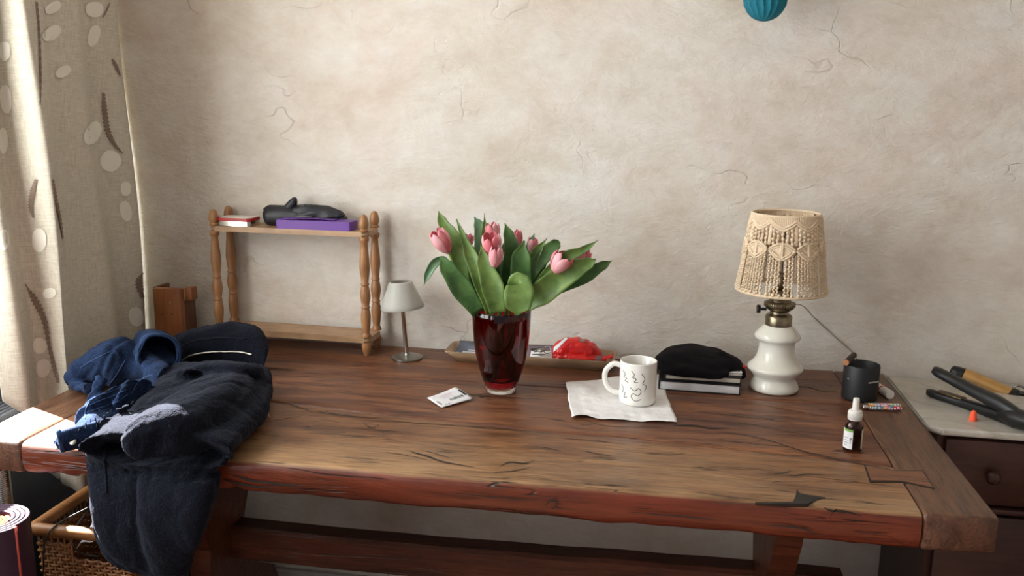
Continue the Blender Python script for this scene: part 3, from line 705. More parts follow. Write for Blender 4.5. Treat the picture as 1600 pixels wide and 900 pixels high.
# ================================================================== little chrome lamp with frosted shade
lc = Vector((-.468, -.108, ZT)); lamp = thing('table_lamp', 'small chrome table lamp with frosted grey white shade between shelf and tulips', 'lamp', lc)
bm = bmesh.new(); lathe(bm, [(0, 0), (.0375, 0), (.0385, .002), (.038, .005), (.030, .008), (.008, .010), (.006, .014), (0, .014)], lc, 40); obj('base', bm, M['satin_metal'], lamp, sharp=50)
tl = Matrix.Rotation(math.radians(-4.2), 3, 'Y')
bm = bmesh.new(); lathe(bm, [(0, .012), (.0052, .012), (.0052, .124), (.0075, .126), (.0075, .14), (0, .14)], lc, 20, tl); obj('stem', bm, M['chrome'], lamp, sharp=50)
bm = bmesh.new(); lathe(bm, [(.0115, .125), (.0125, .1262), (.0125, .129), (.006, .129), (.006, .125)], lc, 24, tl, close=True)
for k in range(3):
    a = k*2*PI/3; d = tl @ Vector((math.cos(a), math.sin(a), 0)); o_ = lc+tl @ Vector((0, 0, .128)); tube(bm, [o_+d*.006, o_+d*.025, o_+d*.046+Vector((0, 0, .004))], .0012, 8, 3)
obj('shade_holder', bm, M['chrome'], lamp, sharp=50)
bm = bmesh.new(); lathe(bm, [(.0525, .1285), (.0535, .130), (.050, .139), (.029, .190), (.0265, .193), (.0245, .1935), (.0245, .191), (.028, .188), (.049, .137), (.0515, .131)], lc, 48, tl, close=True); obj('lamp_shade', bm, M['frosted'], lamp, sharp=60)

# ================================================================== vase
vc = Vector((-.197, -.308, ZT)); vase = thing('glass_vase', 'tall dark red glass vase with clear foot holding the tulips', 'vase', vc)
bm = bmesh.new()
outer = [(0, .013), (.0345, .013), (.040, .026), (.0485, .052), (.0555, .082), (.0600, .112), (.0625, .142), (.0635, .165), (.0638, .182)]
inner = [(.0612, .1825), (.0608, .165), (.0597, .142), (.0572, .112), (.0527, .082), (.0455, .052), (.036, .030), (.028, .024), (0, .023)]
lathe(bm, outer+[(.0630, .1838), (.0618, .1838)]+inner, vc, 64); obj('vase_body', bm, M['vase_red'], vase)
bm = bmesh.new(); lathe(bm, [(0, .0), (.031, 0), (.033, .0015), (.0345, .0128), (.0, .0128)], vc, 64); obj('foot', bm, M['clear'], vase, sharp=50)
bm = bmesh.new(); lathe(bm, [(0, .0238), (.027, .0246), (.0350, .0305), (.0448, .052), (.0519, .082), (.0560, .106), (.0, .106)], vc, 48)
water = glass('water', (.97, .97, .97), 1.33); obj('water', bm, water, vase, sharp=50)

# ================================================================== tulips
TUL = []
def view_dir(p): return (Vector(p)-CAM).normalized()
def leaf_bm(pts, wpx, fold=.35, twist=0.0, seg=8):
    """blade along world points; widths in photo px (full)"""
    bm = bmesh.new(); path = catmull(pts, 8); m = len(path); W = lerp_list(wpx, m); rows = []
    for i, p in enumerate(path):
        t = (path[min(i+1, m-1)]-path[max(i-1, 0)]).normalized(); vd = view_dir(p)
        side = t.cross(vd)
        if side.length < 1e-4: side = Vector((1, 0, 0))
        side.normalize(); side = Quaternion(t, twist*(i/m)) @ side; nn = side.cross(t).normalized()
        if nn.dot(vd) > 0: nn = -nn
        hw_ = W[i]/scale_at(p)*.5
        row = []
        for k in range(seg+1):
            a = -1+2*k/seg
            wav = .06*hw_*math.sin(i*.55+a*2)*abs(a)
            row.append(bm.verts.new(p+side*a*hw_*(1-.12*fold*a*a)+nn*((a*a-.4)*fold*hw_+wav)))
        rows.append(row)
    for a, b in zip(rows, rows[1:]):
        for k in range(seg): bm.faces.new((a[k], a[k+1], b[k+1], b[k]))
    return bm
def add_leaf(root, pix, wpx, mat_='leaf', fold=.35, twist=0.0):
    """pix: (px,py,depth y)"""
    o = obj('leaf', leaf_bm([Y(a, b, c) for a, b, c in pix], wpx, fold, twist), M[mat_], root)
    sd = o.modifiers.new('solid', 'SOLIDIFY'); sd.thickness = .0011; return o
def blossom(root, c, axis, H, R, openness=.15, mats=('petal', 'petal', 'petal_deep'), spin=0.0):
    """six overlapping cupped petals about axis, base at c"""
    q = Vector((0, 0, 1)).rotation_difference(axis)
    bm = bmesh.new(); lathe(bm, [(0, -.004), (.0035, -.003), (.005, .001), (.003, .004), (0, .004)], c, 14, q.to_matrix())
    b = obj('blossom', bm, M['petal'], root)
    for k in range(6):
        inner_ = k % 2; a0 = spin+k*PI/3; rs = R*(.90 if inner_ else 1.0); hs = H*(1.0 if inner_ else .95)
        def f(u, v, a0=a0, rs=rs, hs=hs, inner_=inner_):
            wdt = (math.sin(PI*min(1, v*.86+.08))**.55)*(1 if v < .96 else .55)*.68
            if v > .9: wdt *= 1-((v-.9)/.1)**2*.8
            a = a0+(u*2-1)*wdt
            rad = rs*(math.sin(PI*(.07+v*.66))**.8)*(1+openness*v*v*.9)
            rad *= 1-.10*(abs(u*2-1)**2)*(v)
            z = hs*v+.02*H*math.sin(5*u+k)*v
            return c+q @ Vector((rad*math.cos(a), rad*math.sin(a), z))
        bm = bmesh.new(); grid(bm, f, 8, 12)
        o = obj('petal', bm, M[mats[k % len(mats)]], b); sd = o.modifiers.new('solid', 'SOLIDIFY'); sd.thickness = .0008
    return b
def tulip(label, px, py, d, hpx, rpx, tilt, stem_pix, openness=.12, mats=('petal', 'petal', 'petal_deep'), spin=0.3):
    """blossom centre at photo px,py at depth y=d; tilt (right, toward camera, up) direction of the bloom"""
    base_a = random.uniform(0, 2*PI); foot = vc+Vector((.019*math.cos(base_a), .019*math.sin(base_a), .033))
    root = thing('tulip', label, 'tulip', foot, 'pink tulips in the red vase'); 
    ctr = Y(px, py, d); s = scale_at(ctr); H = hpx/s; R = rpx/s
    ax = Vector(tilt).normalized(); c = ctr-ax*H*.5
    rim = vc+Vector(((c.x-vc.x)*.30, (c.y-vc.y)*.3, .183))
    rv = Vector((rim.x-vc.x, rim.y-vc.y, 0))
    if rv.length > .045: rv *= .045/rv.length; rim = Vector((vc.x+rv.x, vc.y+rv.y, rim.z))
    mid = [Y(*a) for a in stem_pix]
    bm = bmesh.new(); tube(bm, [foot, (foot+rim)/2+Vector((0, 0, 0)), rim]+mid+[c-ax*.006, c], [.0036, .0036, .0034, .0032, .0034], 10, 6); obj('stem', bm, M['stem'], root)
    blossom(root, c, ax, H, R, openness, mats, spin)
    return root
d0 = vc.y
A = tulip('pink tulip blossom furthest left in the vase, leaning outward', 690, 377, d0-.03, 42, 16, (-.45, -.25, .85), [(722, 440, d0-.01)], -.05)
add_leaf(A, [(752, 486, d0-.035), (730, 430, d0-.02), (707, 375, d0-.0), (692, 348, d0+.01), (685, 330, d0+.015)], [22, 30, 28, 16, 1], 'leaf', .4)
add_leaf(A, [(748, 488, d0-.05), (722, 452, d0-.06), (700, 420, d0-.065), (688, 401, d0-.06)], [24, 34, 26, 3], 'leaf_dark', .3)
add_leaf(A, [(704, 412, d0-.02), (692, 405, d0-.02), (679, 412, d0-.03), (669, 428, d0-.035), (662, 447, d0-.04)], [4, 11, 15, 12, 1], 'leaf_pale', .4)
B_ = tulip('deep pink half open tulip in the middle, just above a paler bud', 768, 383, d0-.03, 40, 16, (-.05, -.35, .9), [(770, 440, d0-.02)], .08, ('petal', 'petal_deep', 'petal_deep'))
add_leaf(B_, [(768, 488, d0-.055), (752, 440, d0-.05), (738, 405, d0-.03), (724, 370, d0-.02), (713, 342, d0-.01)], [18, 26, 22, 9, 1], 'leaf', .45)
add_leaf(B_, [(762, 480, d0+.0), (752, 420, d0+.02), (752, 375, d0+.03), (748, 352, d0+.035), (741, 339, d0+.035)], [20, 24, 22, 16, 1], 'leaf_pale', .3)
Cc = tulip('smooth pale pink tulip bud in the middle, lowest in front', 774, 402, d0-.05, 36, 12.5, (.12, -.15, .95), [(779, 450, d0-.035)], -.15, ('petal', 'petal', 'petal'))
add_leaf(Cc, [(778, 489, d0-.064), (770, 450, d0-.065), (758, 415, d0-.055), (752, 384, d0-.045)], [26, 36, 26, 2], 'leaf', .35)
add_leaf(Cc, [(756, 484, d0-.02), (754, 420, d0+.0), (757, 370, d0+.01), (757, 333, d0+.01)], [16, 15, 12, 1], 'leaf', .5)
D = tulip('rounded pink tulip on the right with its stalk showing', 875, 411, d0-.05, 36, 17, (.5, -.12, .8), [(838, 455, d0-.045)], .12, ('petal', 'petal', 'petal_deep'), .9)
add_leaf(D, [(822, 478, d0-.05), (850, 455, d0-.055), (890, 425, d0-.05), (918, 412, d0-.045), (931, 405, d0-.04)], [22, 40, 36, 20, 2], 'leaf', .35)
add_leaf(D, [(822, 470, d0-.03), (870, 450, d0-.02), (912, 430, d0-.01), (940, 416, d0-.005), (957, 407, d0)], [18, 22, 28, 16, 1], 'leaf_dark', .3)
E_ = tulip('pink tulip furthest right, half hidden behind a leaf', 908, 402, d0-.01, 34, 13, (.5, -.2, .7), [(850, 450, d0-.01)], .05)
add_leaf(E_, [(826, 466, d0-.02), (858, 425, d0-.03), (885, 402, d0-.04), (912, 390, d0-.035), (935, 375, d0-.03)], [12, 18, 20, 12, 1], 'leaf', .4)
add_leaf(E_, [(812, 455, d0-.02), (830, 425, d0-.02), (852, 397, d0-.01), (868, 382, d0-.005), (874, 377, d0)], [14, 22, 24, 18, 6], 'leaf_dark', .25)
F = tulip('pink tulip mostly hidden behind the tall leaf right of the middle', 806, 374, d0+.04, 30, 11, (-.15, 0, .95), [(802, 430, d0+.02)], .1, ('petal_deep', 'petal', 'petal_deep'))
add_leaf(F, [(806, 480, d0+.0), (800, 430, d0+.0), (800, 392, d0-.01), (795, 368, d0-.01), (789, 349, d0-.01)], [24, 34, 26, 17, 1], 'leaf_dark', .35)
add_leaf(F, [(812, 478, d0-.02), (814, 440, d0-.03), (814, 405, d0-.035), (819, 376, d0-.03)], [20, 34, 32, 3], 'leaf_dark', .3)
G = tulip('pink tulip showing only its tip between leaves right of the middle', 831, 384, d0+.05, 26, 9, (.15, 0, .95), [(818, 430, d0+.03)], .1)
add_leaf(G, [(812, 470, d0-.01), (825, 425, d0-.015), (838, 395, d0-.01), (855, 372, d0-.005)], [14, 24, 17, 1], 'leaf', .4)
add_leaf(G, [(818, 470, d0+.02), (826, 420, d0+.03), (828, 385, d0+.045), (835, 365, d0+.05)], [14, 18, 12, 1], 'leaf_pale', .3)
add_leaf(G, [(815, 470, d0), (835, 430, d0), (846, 408, d0), (844, 390, d0)], [14, 24, 18, 2], 'leaf_dark', .3)
H_ = tulip('pink tulip behind the middle blossoms, petal tips pointing up', 769, 366, d0+.02, 38, 12, (-.1, 0, .95), [(770, 430, d0+.01)], .2, ('petal', 'petal_deep', 'petal'))
add_leaf(H_, [(782, 480, d0-.0), (776, 440, d0), (782, 400, d0+.0), (787, 380, d0+.01)], [16, 20, 8, 1], 'leaf_dark', .4)
add_leaf(H_, [(800, 475, d0-.03), (804, 452, d0-.05), (811, 443, d0-.068), (811, 460, d0-.088), (809, 479, d0-.096), (808, 493, d0-.094)], [12, 26, 38, 48, 42, 5], 'leaf', .16)
I_ = tulip('small pink tulip tip peeping out behind the left leaves', 731, 378, d0+.04, 26, 9, (.1, 0, .95), [(745, 430, d0+.02)], .1)
add_leaf(I_, [(760, 482, d0-.03), (748, 440, d0-.035), (738, 400, d0-.02), (728, 378, d0-.01)], [20, 30, 22, 3], 'leaf_dark', .35)
add_leaf(I_, [(768, 470, d0+.02), (750, 410, d0+.03), (746, 385, d0+.03)], [20, 26, 6], 'leaf_dark', .3)

# ================================================================== ticket
tk = [Z(667, 623, .001), Z(712, 609, .002), Z(739, 624, .004), Z(690, 638, .001)]
def bil(q, u, v): return q[0]*(1-u)*(1-v)+q[1]*u*(1-v)+q[2]*u*v+q[3]*(1-u)*v
def tkf(u, v): return bil(tk, u, v)+Vector((0, 0, .002+.005*u*u*(1-v)+.002*math.sin(v*3)*u))
bm = bmesh.new(); slab(bm, tkf, 12, 10, .0005); tick = obj('receipt_slip', bm, M['paper'])
tag(tick, 'small white paper slip with a printed barcode lying on the bare tabletop', 'ticket')
def mark(name, par, f, rects, m, lift=.0006):
    bm = bmesh.new()
    for u0, u1, v0, v1 in rects:
        nu = 2
        grid(bm, lambda u, v: f(u0+(u1-u0)*u, v0+(v1-v0)*v)+Vector((0, 0, lift)), nu, nu)
    return obj(name, bm, m, par)
random.seed(3); bars = []; u = .42
# bars stand across the slip
while u < .86:
    w = random.choice((.008, .012, .02)); bars.append((u, u+w, .60, .76)); u += w+random.choice((.01, .014, .02))
mark('barcode', tick, tkf, bars, M['ink']); mark('black_bar', tick, tkf, [(.9, .97, .28, .72)], M['ink'])
mark('print_lines', tick, tkf, [(.06, .09, .5, .86), (.10, .12, .5, .8)]+[(.16+.1*k, .22+.1*k, .87, .91) for k in range(2)], plain('grey_print', (150, 140, 150), .7))
mark('pink_print', tick, tkf, [(.3, .7, .25, .28), (.3, .62, .36, .38), (.3, .66, .46, .48)], plain('faint_pink_print', (214, 186, 200), .7))

# ================================================================== tissue
tq = [Z(884, 600), Z(1031, 588), Z(1058, 662), Z(893, 655)]
def tsf(u, v):
    uu = u+.018*noise.noise(Vector((v*5, 2, 0)))*(1 if u in (0, 1) else .5); vv = v+.03*noise.noise(Vector((u*5, 9, 1)))*(1 if v in (0, 1) else .5)
    p = bil(tq, uu, vv); hgt = .0018+.006*max(0, noise.noise(Vector((u*3.2, v*3.2, 4))))+.0022*abs(noise.noise(Vector((u*9, v*9, 1))))
    d = ((u-.72)**2+(v-.42)**2)**.5; hgt = .0016+(hgt-.0016)*min(1, max(0, (d-.26)*5))
    edge = max(0, .12-min(u, v, 1-v))/.12; hgt += .006*edge*max(0, .4+noise.noise(Vector((u*4, v*4, 8))))
    if u < .3 and v < .4: hgt += .004*math.sin(u/.3*PI)*math.sin(v/.4*PI)
    return p+Vector((0, 0, hgt))
bm = bmesh.new(); slab(bm, tsf, 44, 32, .0007); ts = obj('paper_napkin', bm, M['tissue'])
tag(ts, 'crumpled white paper napkin lying under the mug', 'napkin')

# ================================================================== mug
mc = Vector((.100, -.332, ZT+.0022)); mug = thing('coffee_mug', 'white ceramic mug with thin black line drawing standing on the napkin', 'mug', mc)
bm = bmesh.new(); lathe(bm, [(0, .002), (.030, .002), (.0315, 0), (.0345, .0005), (.0378, .004), (.0385, .010), (.0385, .0895), (.0380, .0915), (.0365, .0918), (.0355, .0905), (.0352, .012), (.032, .007), (0, .0065)], mc, 64); mb = obj('mug_body', bm, M['mug'], mug)
mdir = (Z(945, 596)-Z(996, 596)); mdir = Vector((-1, .05, 0)).normalized()
hp = [mc+mdir*.036+Vector((0, 0, .078)), mc+mdir*.052+Vector((0, 0, .080)), mc+mdir*.067+Vector((0, 0, .066)), mc+mdir*.070+Vector((0, 0, .049)), mc+mdir*.064+Vector((0, 0, .030)), mc+mdir*.050+Vector((0, 0, .019)), mc+mdir*.036+Vector((0, 0, .018))]
bm = bmesh.new(); tube(bm, hp, .0058, 14, 8, flat=1.0); obj('handle', bm, M['mug'], mug)
bm = bmesh.new(); lathe(bm, [(0, .055), (.0351, .055), (.0351, .0545), (0, .0545)], mc, 48); obj('tea', bm, plain('tea_brown', (96, 74, 54), .1), mug)
# thin abstract line drawing round the side facing the room: (angle deg, height)
def on_mug(a, h, r=.0387): return mc+Vector((r*math.sin(math.radians(a)), -r*math.cos(math.radians(a)), h))
strokes = [[(-40, .074), (-30, .068), (-36, .062), (-24, .060), (-30, .054), (-18, .052)],
           [(-8, .078), (2, .070), (-4, .064), (8, .062), (2, .055), (14, .054)],
           [(24, .072), (34, .062), (28, .052), (40, .046), (34, .036)],
           [(-46, .044), (-36, .036), (-40, .028), (-28, .028), (-32, .018), (-20, .020)],
           [(-10, .042), (4, .036), (16, .042), (24, .034), (14, .026), (0, .030), (-6, .022), (8, .014), (24, .018)]]
for st in strokes:
    bm = bmesh.new(); tube(bm, [on_mug(a-12, h) for a, h in st], .00062, 6, 5); obj('drawn_line', bm, M['ink'], mug)

# ================================================================== tray with its load
TQ = [Z(708, 558, .03), Z(734, 532, .03), Z(967, 556, .03), Z(944, 577, .03)]
y0, y1, x0, x1 = -.128, -.026, -.372, .042
ty = thing('wooden_tray', 'long shallow pale wooden tray with flared rim against the wall behind the vase', 'tray', (-.165, -.077, ZT), rz=0)
bm = bmesh.new(); n = 10
def tray_ring(inset, z, r=.012):
    return [Vector((p.x, p.y, ZT+z)) for p in rrect((x1-x0)-2*inset, (y1-y0)-2*inset*.5, r, Vector(((x0+x1)/2, (y0+y1)/2, 0)), -.02, 5)]
rings = [tray_ring(.035, 0), tray_ring(.030, .0), tray_ring(.012, .016), tray_ring(.0, .026), tray_ring(.001, .028), tray_ring(.004, .027), tray_ring(.016, .016), tray_ring(.034, .005)]
vr = [[bm.verts.new(p) for p in r] for r in rings]
for a, b in zip(vr, vr[1:]):
    for k in range(len(a)): bm.faces.new((a[k], a[(k+1) % len(a)], b[(k+1) % len(a)], b[k]))
bm.faces.new(vr[0]); bm.faces.new(vr[-1]); obj('tray_body', bm, M['tray'], ty, sharp=60)
bm = bmesh.new(); slab(bm, lambda u, v: Vector((-.350+.15*u, -.108+.068*v, ZT+.014+.020*v*(1-.6*u)+.003*math.sin(u*5))), 14, 8, .003); mg = obj('magazine', bm, M['magazine']); tag(mg, 'grey blue magazine lying at the left end of the tray', 'magazine')
mark('white_print', mg, lambda u, v: Vector((-.350+.15*u, -.108+.068*v, ZT+.014+.020*v*(1-.6*u)+.003*math.sin(u*5))), [(.05, .6, .05, .12), (.12, .5, .2, .25), (.2, .6, .34, .38)], M['paper'], .0005)
bm = bmesh.new(); slab(bm, lambda u, v: Vector((-.19+.175*u, -.112+.08*v, ZT+.0085+.022*v+.002*math.sin(u*4))), 14, 8, .003); mv = obj('booklet', bm, M['mauve']); tag(mv, 'mauve booklet lying in the tray behind the keys', 'booklet')
bm = bmesh.new(); slab(bm, lambda u, v: Vector((-.165+.15*u, -.118+.05*v, ZT+.0125+.014*v+.001*math.sin(u*6))), 10, 6, .0006); ev = obj('envelope', bm, M['paper']); tag(ev, 'white envelope lying in the tray under the keys', 'envelope')
# keys on a ring
kz = ZT+.031; kx, ky = Y(855, 556, -.1).x, -.1
ks = thing('key_bunch', 'bunch of keys on a metal ring in the tray beside the red bag', 'keys', (kx, ky, kz))
bm = bmesh.new(); tube(bm, [Vector((kx+.009*math.cos(a), ky+.004*math.sin(a), kz+.008*math.sin(a)+.008)) for a in [i*2*PI/18 for i in range(19)]], .0013, 8, 1, cap=False); obj('key_ring', bm, M['chrome'], ks)
for k, (dx, dy, mm) in enumerate(((-.040, .006, 'ink'), (-.036, -.003, 'ink'), (-.030, -.012, 'satin_metal'))):
    p0 = Vector((kx-.006, ky-.004, kz+.010)); p1 = Vector((kx+dx, ky+dy-.006, kz+.008)); d = (p1-p0).normalized(); sd_ = Vector((-d.y, d.x, 0))
    bm = bmesh.new(); tube(bm, [p0, p0+d*.012, p0+d*.02], [.009, .012, .005], 12, 4, flat=.4, up=(0, 0, 1)); tube(bm, [p0+d*.018, p1], .0048, 8, 2, flat=.5, up=(0, 0, 1)); obj('key', bm, M[mm] if mm != 'ink' else M['black_plastic'], ks)
bm = bmesh.new(); c_ = Vector((kx-.010, ky-.020, kz+.001)); tube(bm, [c_+Vector((-.024, 0, 0)), c_, c_+Vector((.02, .002, 0))], [.004, .009, .006], 14, 6, flat=.2, up=(0, 0, 1)); obj('metal_fob', bm, M['chrome'], ks)
# red bag
bm = bmesh.new(); rb = Y(902, 548, -.09)
loft(bm, [(Y(864, 553, -.082), Vector((0, .012, .004)), Vector((-.003, 0, .014))), (Y(874, 546, -.082), Vector((0, .026, 0)), Vector((0, 0, .024))), (Y(900, 545, -.082), Vector((0, .030, 0)), Vector((0, 0, .028))), (Y(925, 549, -.082), Vector((0, .026, 0)), Vector((0, 0, .021))), (Y(940, 556, -.082), Vector((0, .016, 0)), Vector((0, 0, .010)))], 26, 5, 2.2)
loft(bm, [(Y(862, 559, -.100), Vector((0, .008, 0)), Vector((0, 0, .006))), (Y(890, 560, -.103), Vector((0, .016, 0)), Vector((0, 0, .009))), (Y(920, 562, -.103), Vector((0, .016, 0)), Vector((0, 0, .008))), (Y(946, 560, -.095), Vector((0, .012, .002)), Vector((0, 0, .006))), (Y(958, 555, -.085), Vector((0, .010, .002)), Vector((0, 0, .003)))], 20, 5, 2.2)
def rbd(co, n_): return .004*(abs(noise.noise(co*38))-.25)+.0018*noise.noise(co*110)
rbag = remeshed('red_bag', bm, .0028, M['red_film'], None, 3, rbd); 
for v in rbag.data.vertices: v.co.z = max(v.co.z, ZT+(.0255 if v.co.y < -.113 or v.co.x > .02 else .0075))
tag(rbag, 'crumpled shiny red plastic bag with white end lying in the tray', 'plastic bag')
rbv = bvh_of(rbag)
def decal(par, name, bvh, poly_rows, m, lift=.0012):
    """thin print following a built surface; rows of photo pixels"""
    bm = bmesh.new(); rows = []
    for r in poly_rows:
        h = [stick(bvh, [p], lift) for p in r]
        if all(h): rows.append([bm.verts.new(x[0]) for x in h])
    for a, b in zip(rows, rows[1:]):
        for k in range(min(len(a), len(b))-1): bm.faces.new((a[k], a[k+1], b[k+1], b[k]))
    if len(bm.faces): return obj(name, bm, m, par)
    bm.free()
def quad_rows(q, nu, nv): return [[(bil([Vector((*p, 0)) for p in q], u/nu, v/nv).x, bil([Vector((*p, 0)) for p in q], u/nu, v/nv).y) for u in range(nu+1)] for v in range(nv+1)]
decal(rbag, 'white_print', rbv, quad_rows([(866, 541), (884, 526.5), (887, 530), (865, 551)], 6, 5), M['paper'])
decal(rbag, 'grey_print', rbv, quad_rows([(905, 530), (913, 531), (914, 535), (904, 534)], 3, 3), M['satin_metal'])
decal(rbag, 'silver_label', rbv, quad_rows([(931, 556), (942, 555), (939, 565), (929, 564)], 4, 4), plain('dark_silver_print', (120, 90, 88), .4))

# ================================================================== books under the hat
bx0, bx1 = Z(1030, 613).x, Z(1158, 617).x; by0 = Z(1100, 614).y
def slab_book(name, label, cat, cx, cy, z, w, d, h, rz, cover, pages, spine_open=True):
    t = thing(name, label, cat, (cx, cy, z), 'books and papers under the hat'); R_ = Matrix.Rotation(rz, 3, 'Z')
    c = Vector((cx, cy, z)); th = min(.0022, h*.18)
    for zz in (z+th/2, z+h-th/2):
        bm = bmesh.new(); box(bm, (cx, cy, zz), (w, d, th), .0006, rot=R_); obj('cover', bm, cover, t, sharp=40)
    bm = bmesh.new(); box(bm, (cx, cy, z+h/2), (w-.006, d-.005, h-2*th), .0005, rot=R_); obj('page_block', bm, pages, t, sharp=40)
    bm = bmesh.new(); box(bm, c+R_ @ Vector((-w/2+.001, 0, h/2)), (.003, d, h), .001, rot=R_); obj('spine', bm, cover, t, sharp=40)
    return z+h
cover_black = plain('black_book_cover', (26, 24, 27), .45); cover_white = plain('white_soft_cover', (206, 202, 204), .5)
bcx, bcy = (bx0+bx1)/2, by0+.075
z1 = slab_book('book', 'thick black covered book with white pages at the bottom under the hat', 'book', bcx, bcy, ZT, bx1-bx0, .15, .022, -.03, cover_black, M['paper'])
z2 = slab_book('notebook', 'black notebook with cream pages lying on the thick black book', 'notebook', bcx+.006, bcy+.005, z1+.0005, (bx1-bx0)*.94, .145, .0145, -.02, cover_black, M['paper_warm'])
z3 = slab_book('magazine', 'thin white soft cover magazine directly under the black hat', 'magazine', bcx+.012, bcy+.012, z2+.0005, (bx1-bx0)*.84, .14, .0065, .06, cover_white, M['paper_warm'])
bm = bmesh.new(); box(bm, (bx1-.022, bcy+.025, z3+.0022), (.05, .10, .0034), .0008, rot=Matrix.Rotation(.25, 3, 'Z')); rl = obj('leaflet', bm, M['red_print']); tag(rl, 'red leaflet sticking out under the right end of the hat', 'leaflet')
# hat
bm = bmesh.new(); hy = bcy+.012
loft(bm, [(Y(1024, 567, hy-.02), Vector((0, .03, 0)), Vector((.0, 0, .010))), (Y(1040, 566, hy-.01), Vector((0, .065, 0)), Vector((0, 0, .028))), (Y(1075, 565, hy), Vector((0, .085, 0)), Vector((0, 0, .034))), (Y(1110, 566, hy), Vector((0, .080, 0)), Vector((0, 0, .030))), (Y(1138, 570, hy), Vector((0, .06, 0)), Vector((0, 0, .024))), (Y(1156, 576, hy-.01), Vector((0, .045, 0)), Vector((0, 0, .017))), (Y(1164, 579, hy-.01), Vector((0, .03, 0)), Vector((0, 0, .009)))], 32, 6, 2.3)
loft(bm, [(Y(1030, 578, hy-.055), Vector((0, .03, 0)), Vector((0, 0, .010))), (Y(1060, 580, hy-.07), Vector((0, .03, 0)), Vector((0, 0, .014))), (Y(1095, 585, hy-.075), Vector((0, .028, 0)), Vector((0, 0, .015))), (Y(1122, 590, hy-.075), Vector((0, .022, 0)), Vector((0, 0, .014))), (Y(1138, 583, hy-.06), Vector((0, .02, 0)), Vector((0, 0, .008)))], 24, 6, 2.3)
tube(bm, [Y(1118, 556, hy-.02), Y(1131, 557, hy-.02), Y(1146, 566, hy-.02)], [.008, .011, .008], 12, 5)
def hatd(co, n_): return .0035*noise.noise(Vector((co.x*26, co.y*20, co.z*60)))+.002*math.sin(co.z*210+3*noise.noise(co*20))*(1 if n_.y < -.2 else .3)
hat = remeshed('felt_hat', bm, .0042, M['hat'], None, 5, hatd); 
for v in hat.data.vertices:
    if bx0-.004 < v.co.x < bx1-.002: v.co.z = max(v.co.z, z3+.0006 if v.co.y > bcy-.06 else z2)
    else: v.co.z = max(v.co.z, ZT+.001)
tag(hat, 'soft crumpled black felt hat lying on the stack of books', 'hat')
# ================================================================== paraffin style lamp with macrame shade
oc = Vector((.397, -.176, ZT)); ol = thing('ceramic_lamp', 'white ceramic lamp with brass collar and cream macrame shade', 'lamp', oc)
bm = bmesh.new(); lathe(bm, [(0, .002), (.047, .0), (.0525, .002), (.0535, .008), (.0500, .017), (.0455, .026), (.0465, .032), (.0535, .040), (.0600, .048), (.0605, .052), (.0575, .056), (.0490, .064), (.0430, .074), (.0395, .086), (.0380, .098), (.0385, .108), (.0420, .114), (.0480, .117), (.0490, .121), (.0480, .126), (.0420, .134), (.0340, .142), (.0290, .147), (.0270, .148), (0, .148)], oc, 64); obj('base', bm, M['ceramic'], ol)
bm = bmesh.new(); lathe(bm, [(0, .146), (.0285, .146), (.0290, .149), (.0285, .153), (.0288, .166), (.0265, .170), (.0205, .173), (.0200, .178), (.0240, .181), (.0300, .185), (.0325, .191), (.0325, .196), (.0290, .199), (.0235, .201), (.0230, .212), (.0245, .214), (.0245, .222), (.0210, .226), (.0, .226)], oc, 48); brn = obj('brass_burner', bm, M['brass'], ol, sharp=40)
bm = bmesh.new(); lathe(bm, [(0, 0), (.003, 0), (.003, .012), (.009, .013), (.0095, .019), (.008, .021), (0, .021)], oc+Vector((-.028, -.006, .182)), 20, Matrix.Rotation(-PI/2, 3, 'Y')); obj('knob', bm, M['black_plastic'], brn, sharp=40)
bm = bmesh.new(); n = 36
for k in range(n):
    a = 2*PI*k/n; d = Vector((math.cos(a), math.sin(a), 0)); box(bm, oc+d*.0325+Vector((0, 0, .1935)), (.002, .003, .008), .0004, rot=Matrix.Rotation(a, 3, 'Z'))
obj('gallery_teeth', bm, M['brass'], brn)
bm = bmesh.new(); tube(bm, [oc+Vector((0, 0, .224)), oc+Vector((0, 0, .26))], .009, 16, 2); obj('lamp_holder', bm, M['brass'], ol)
Z0, Z1, R0, R1 = .226, .392, .0945, .0705     # shade bottom and top
def sr(z): return R0+(R1-R0)*(z-Z0)/(Z1-Z0)
def sp(a, z, dr=0.0): r = sr(z)+dr; return oc+Vector((r*math.cos(a), r*math.sin(a), z))
bm = bmesh.new(); tube(bm, [sp(2*PI*k/72, Z1) for k in range(73)], .0030, 8, 1, cap=False); shd = obj('lamp_shade', bm, M['cream'], ol)
bm = bmesh.new(); tube(bm, [sp(2*PI*k/72, Z0) for k in range(73)], .0034, 8, 1, cap=False); obj('bottom_ring', bm, M['cream'], shd)
bm = bmesh.new()
for k in range(3):
    a = k*2*PI/3+.4; tube(bm, [oc+Vector((0, 0, .256)), oc+Vector((math.cos(a)*.04, math.sin(a)*.04, .32)), sp(a, Z1-.003, -.002)], .0016, 8, 4)
obj('wire_frame', bm, M['brass'], shd)
NP = 9      # repeats of the motif round the shade
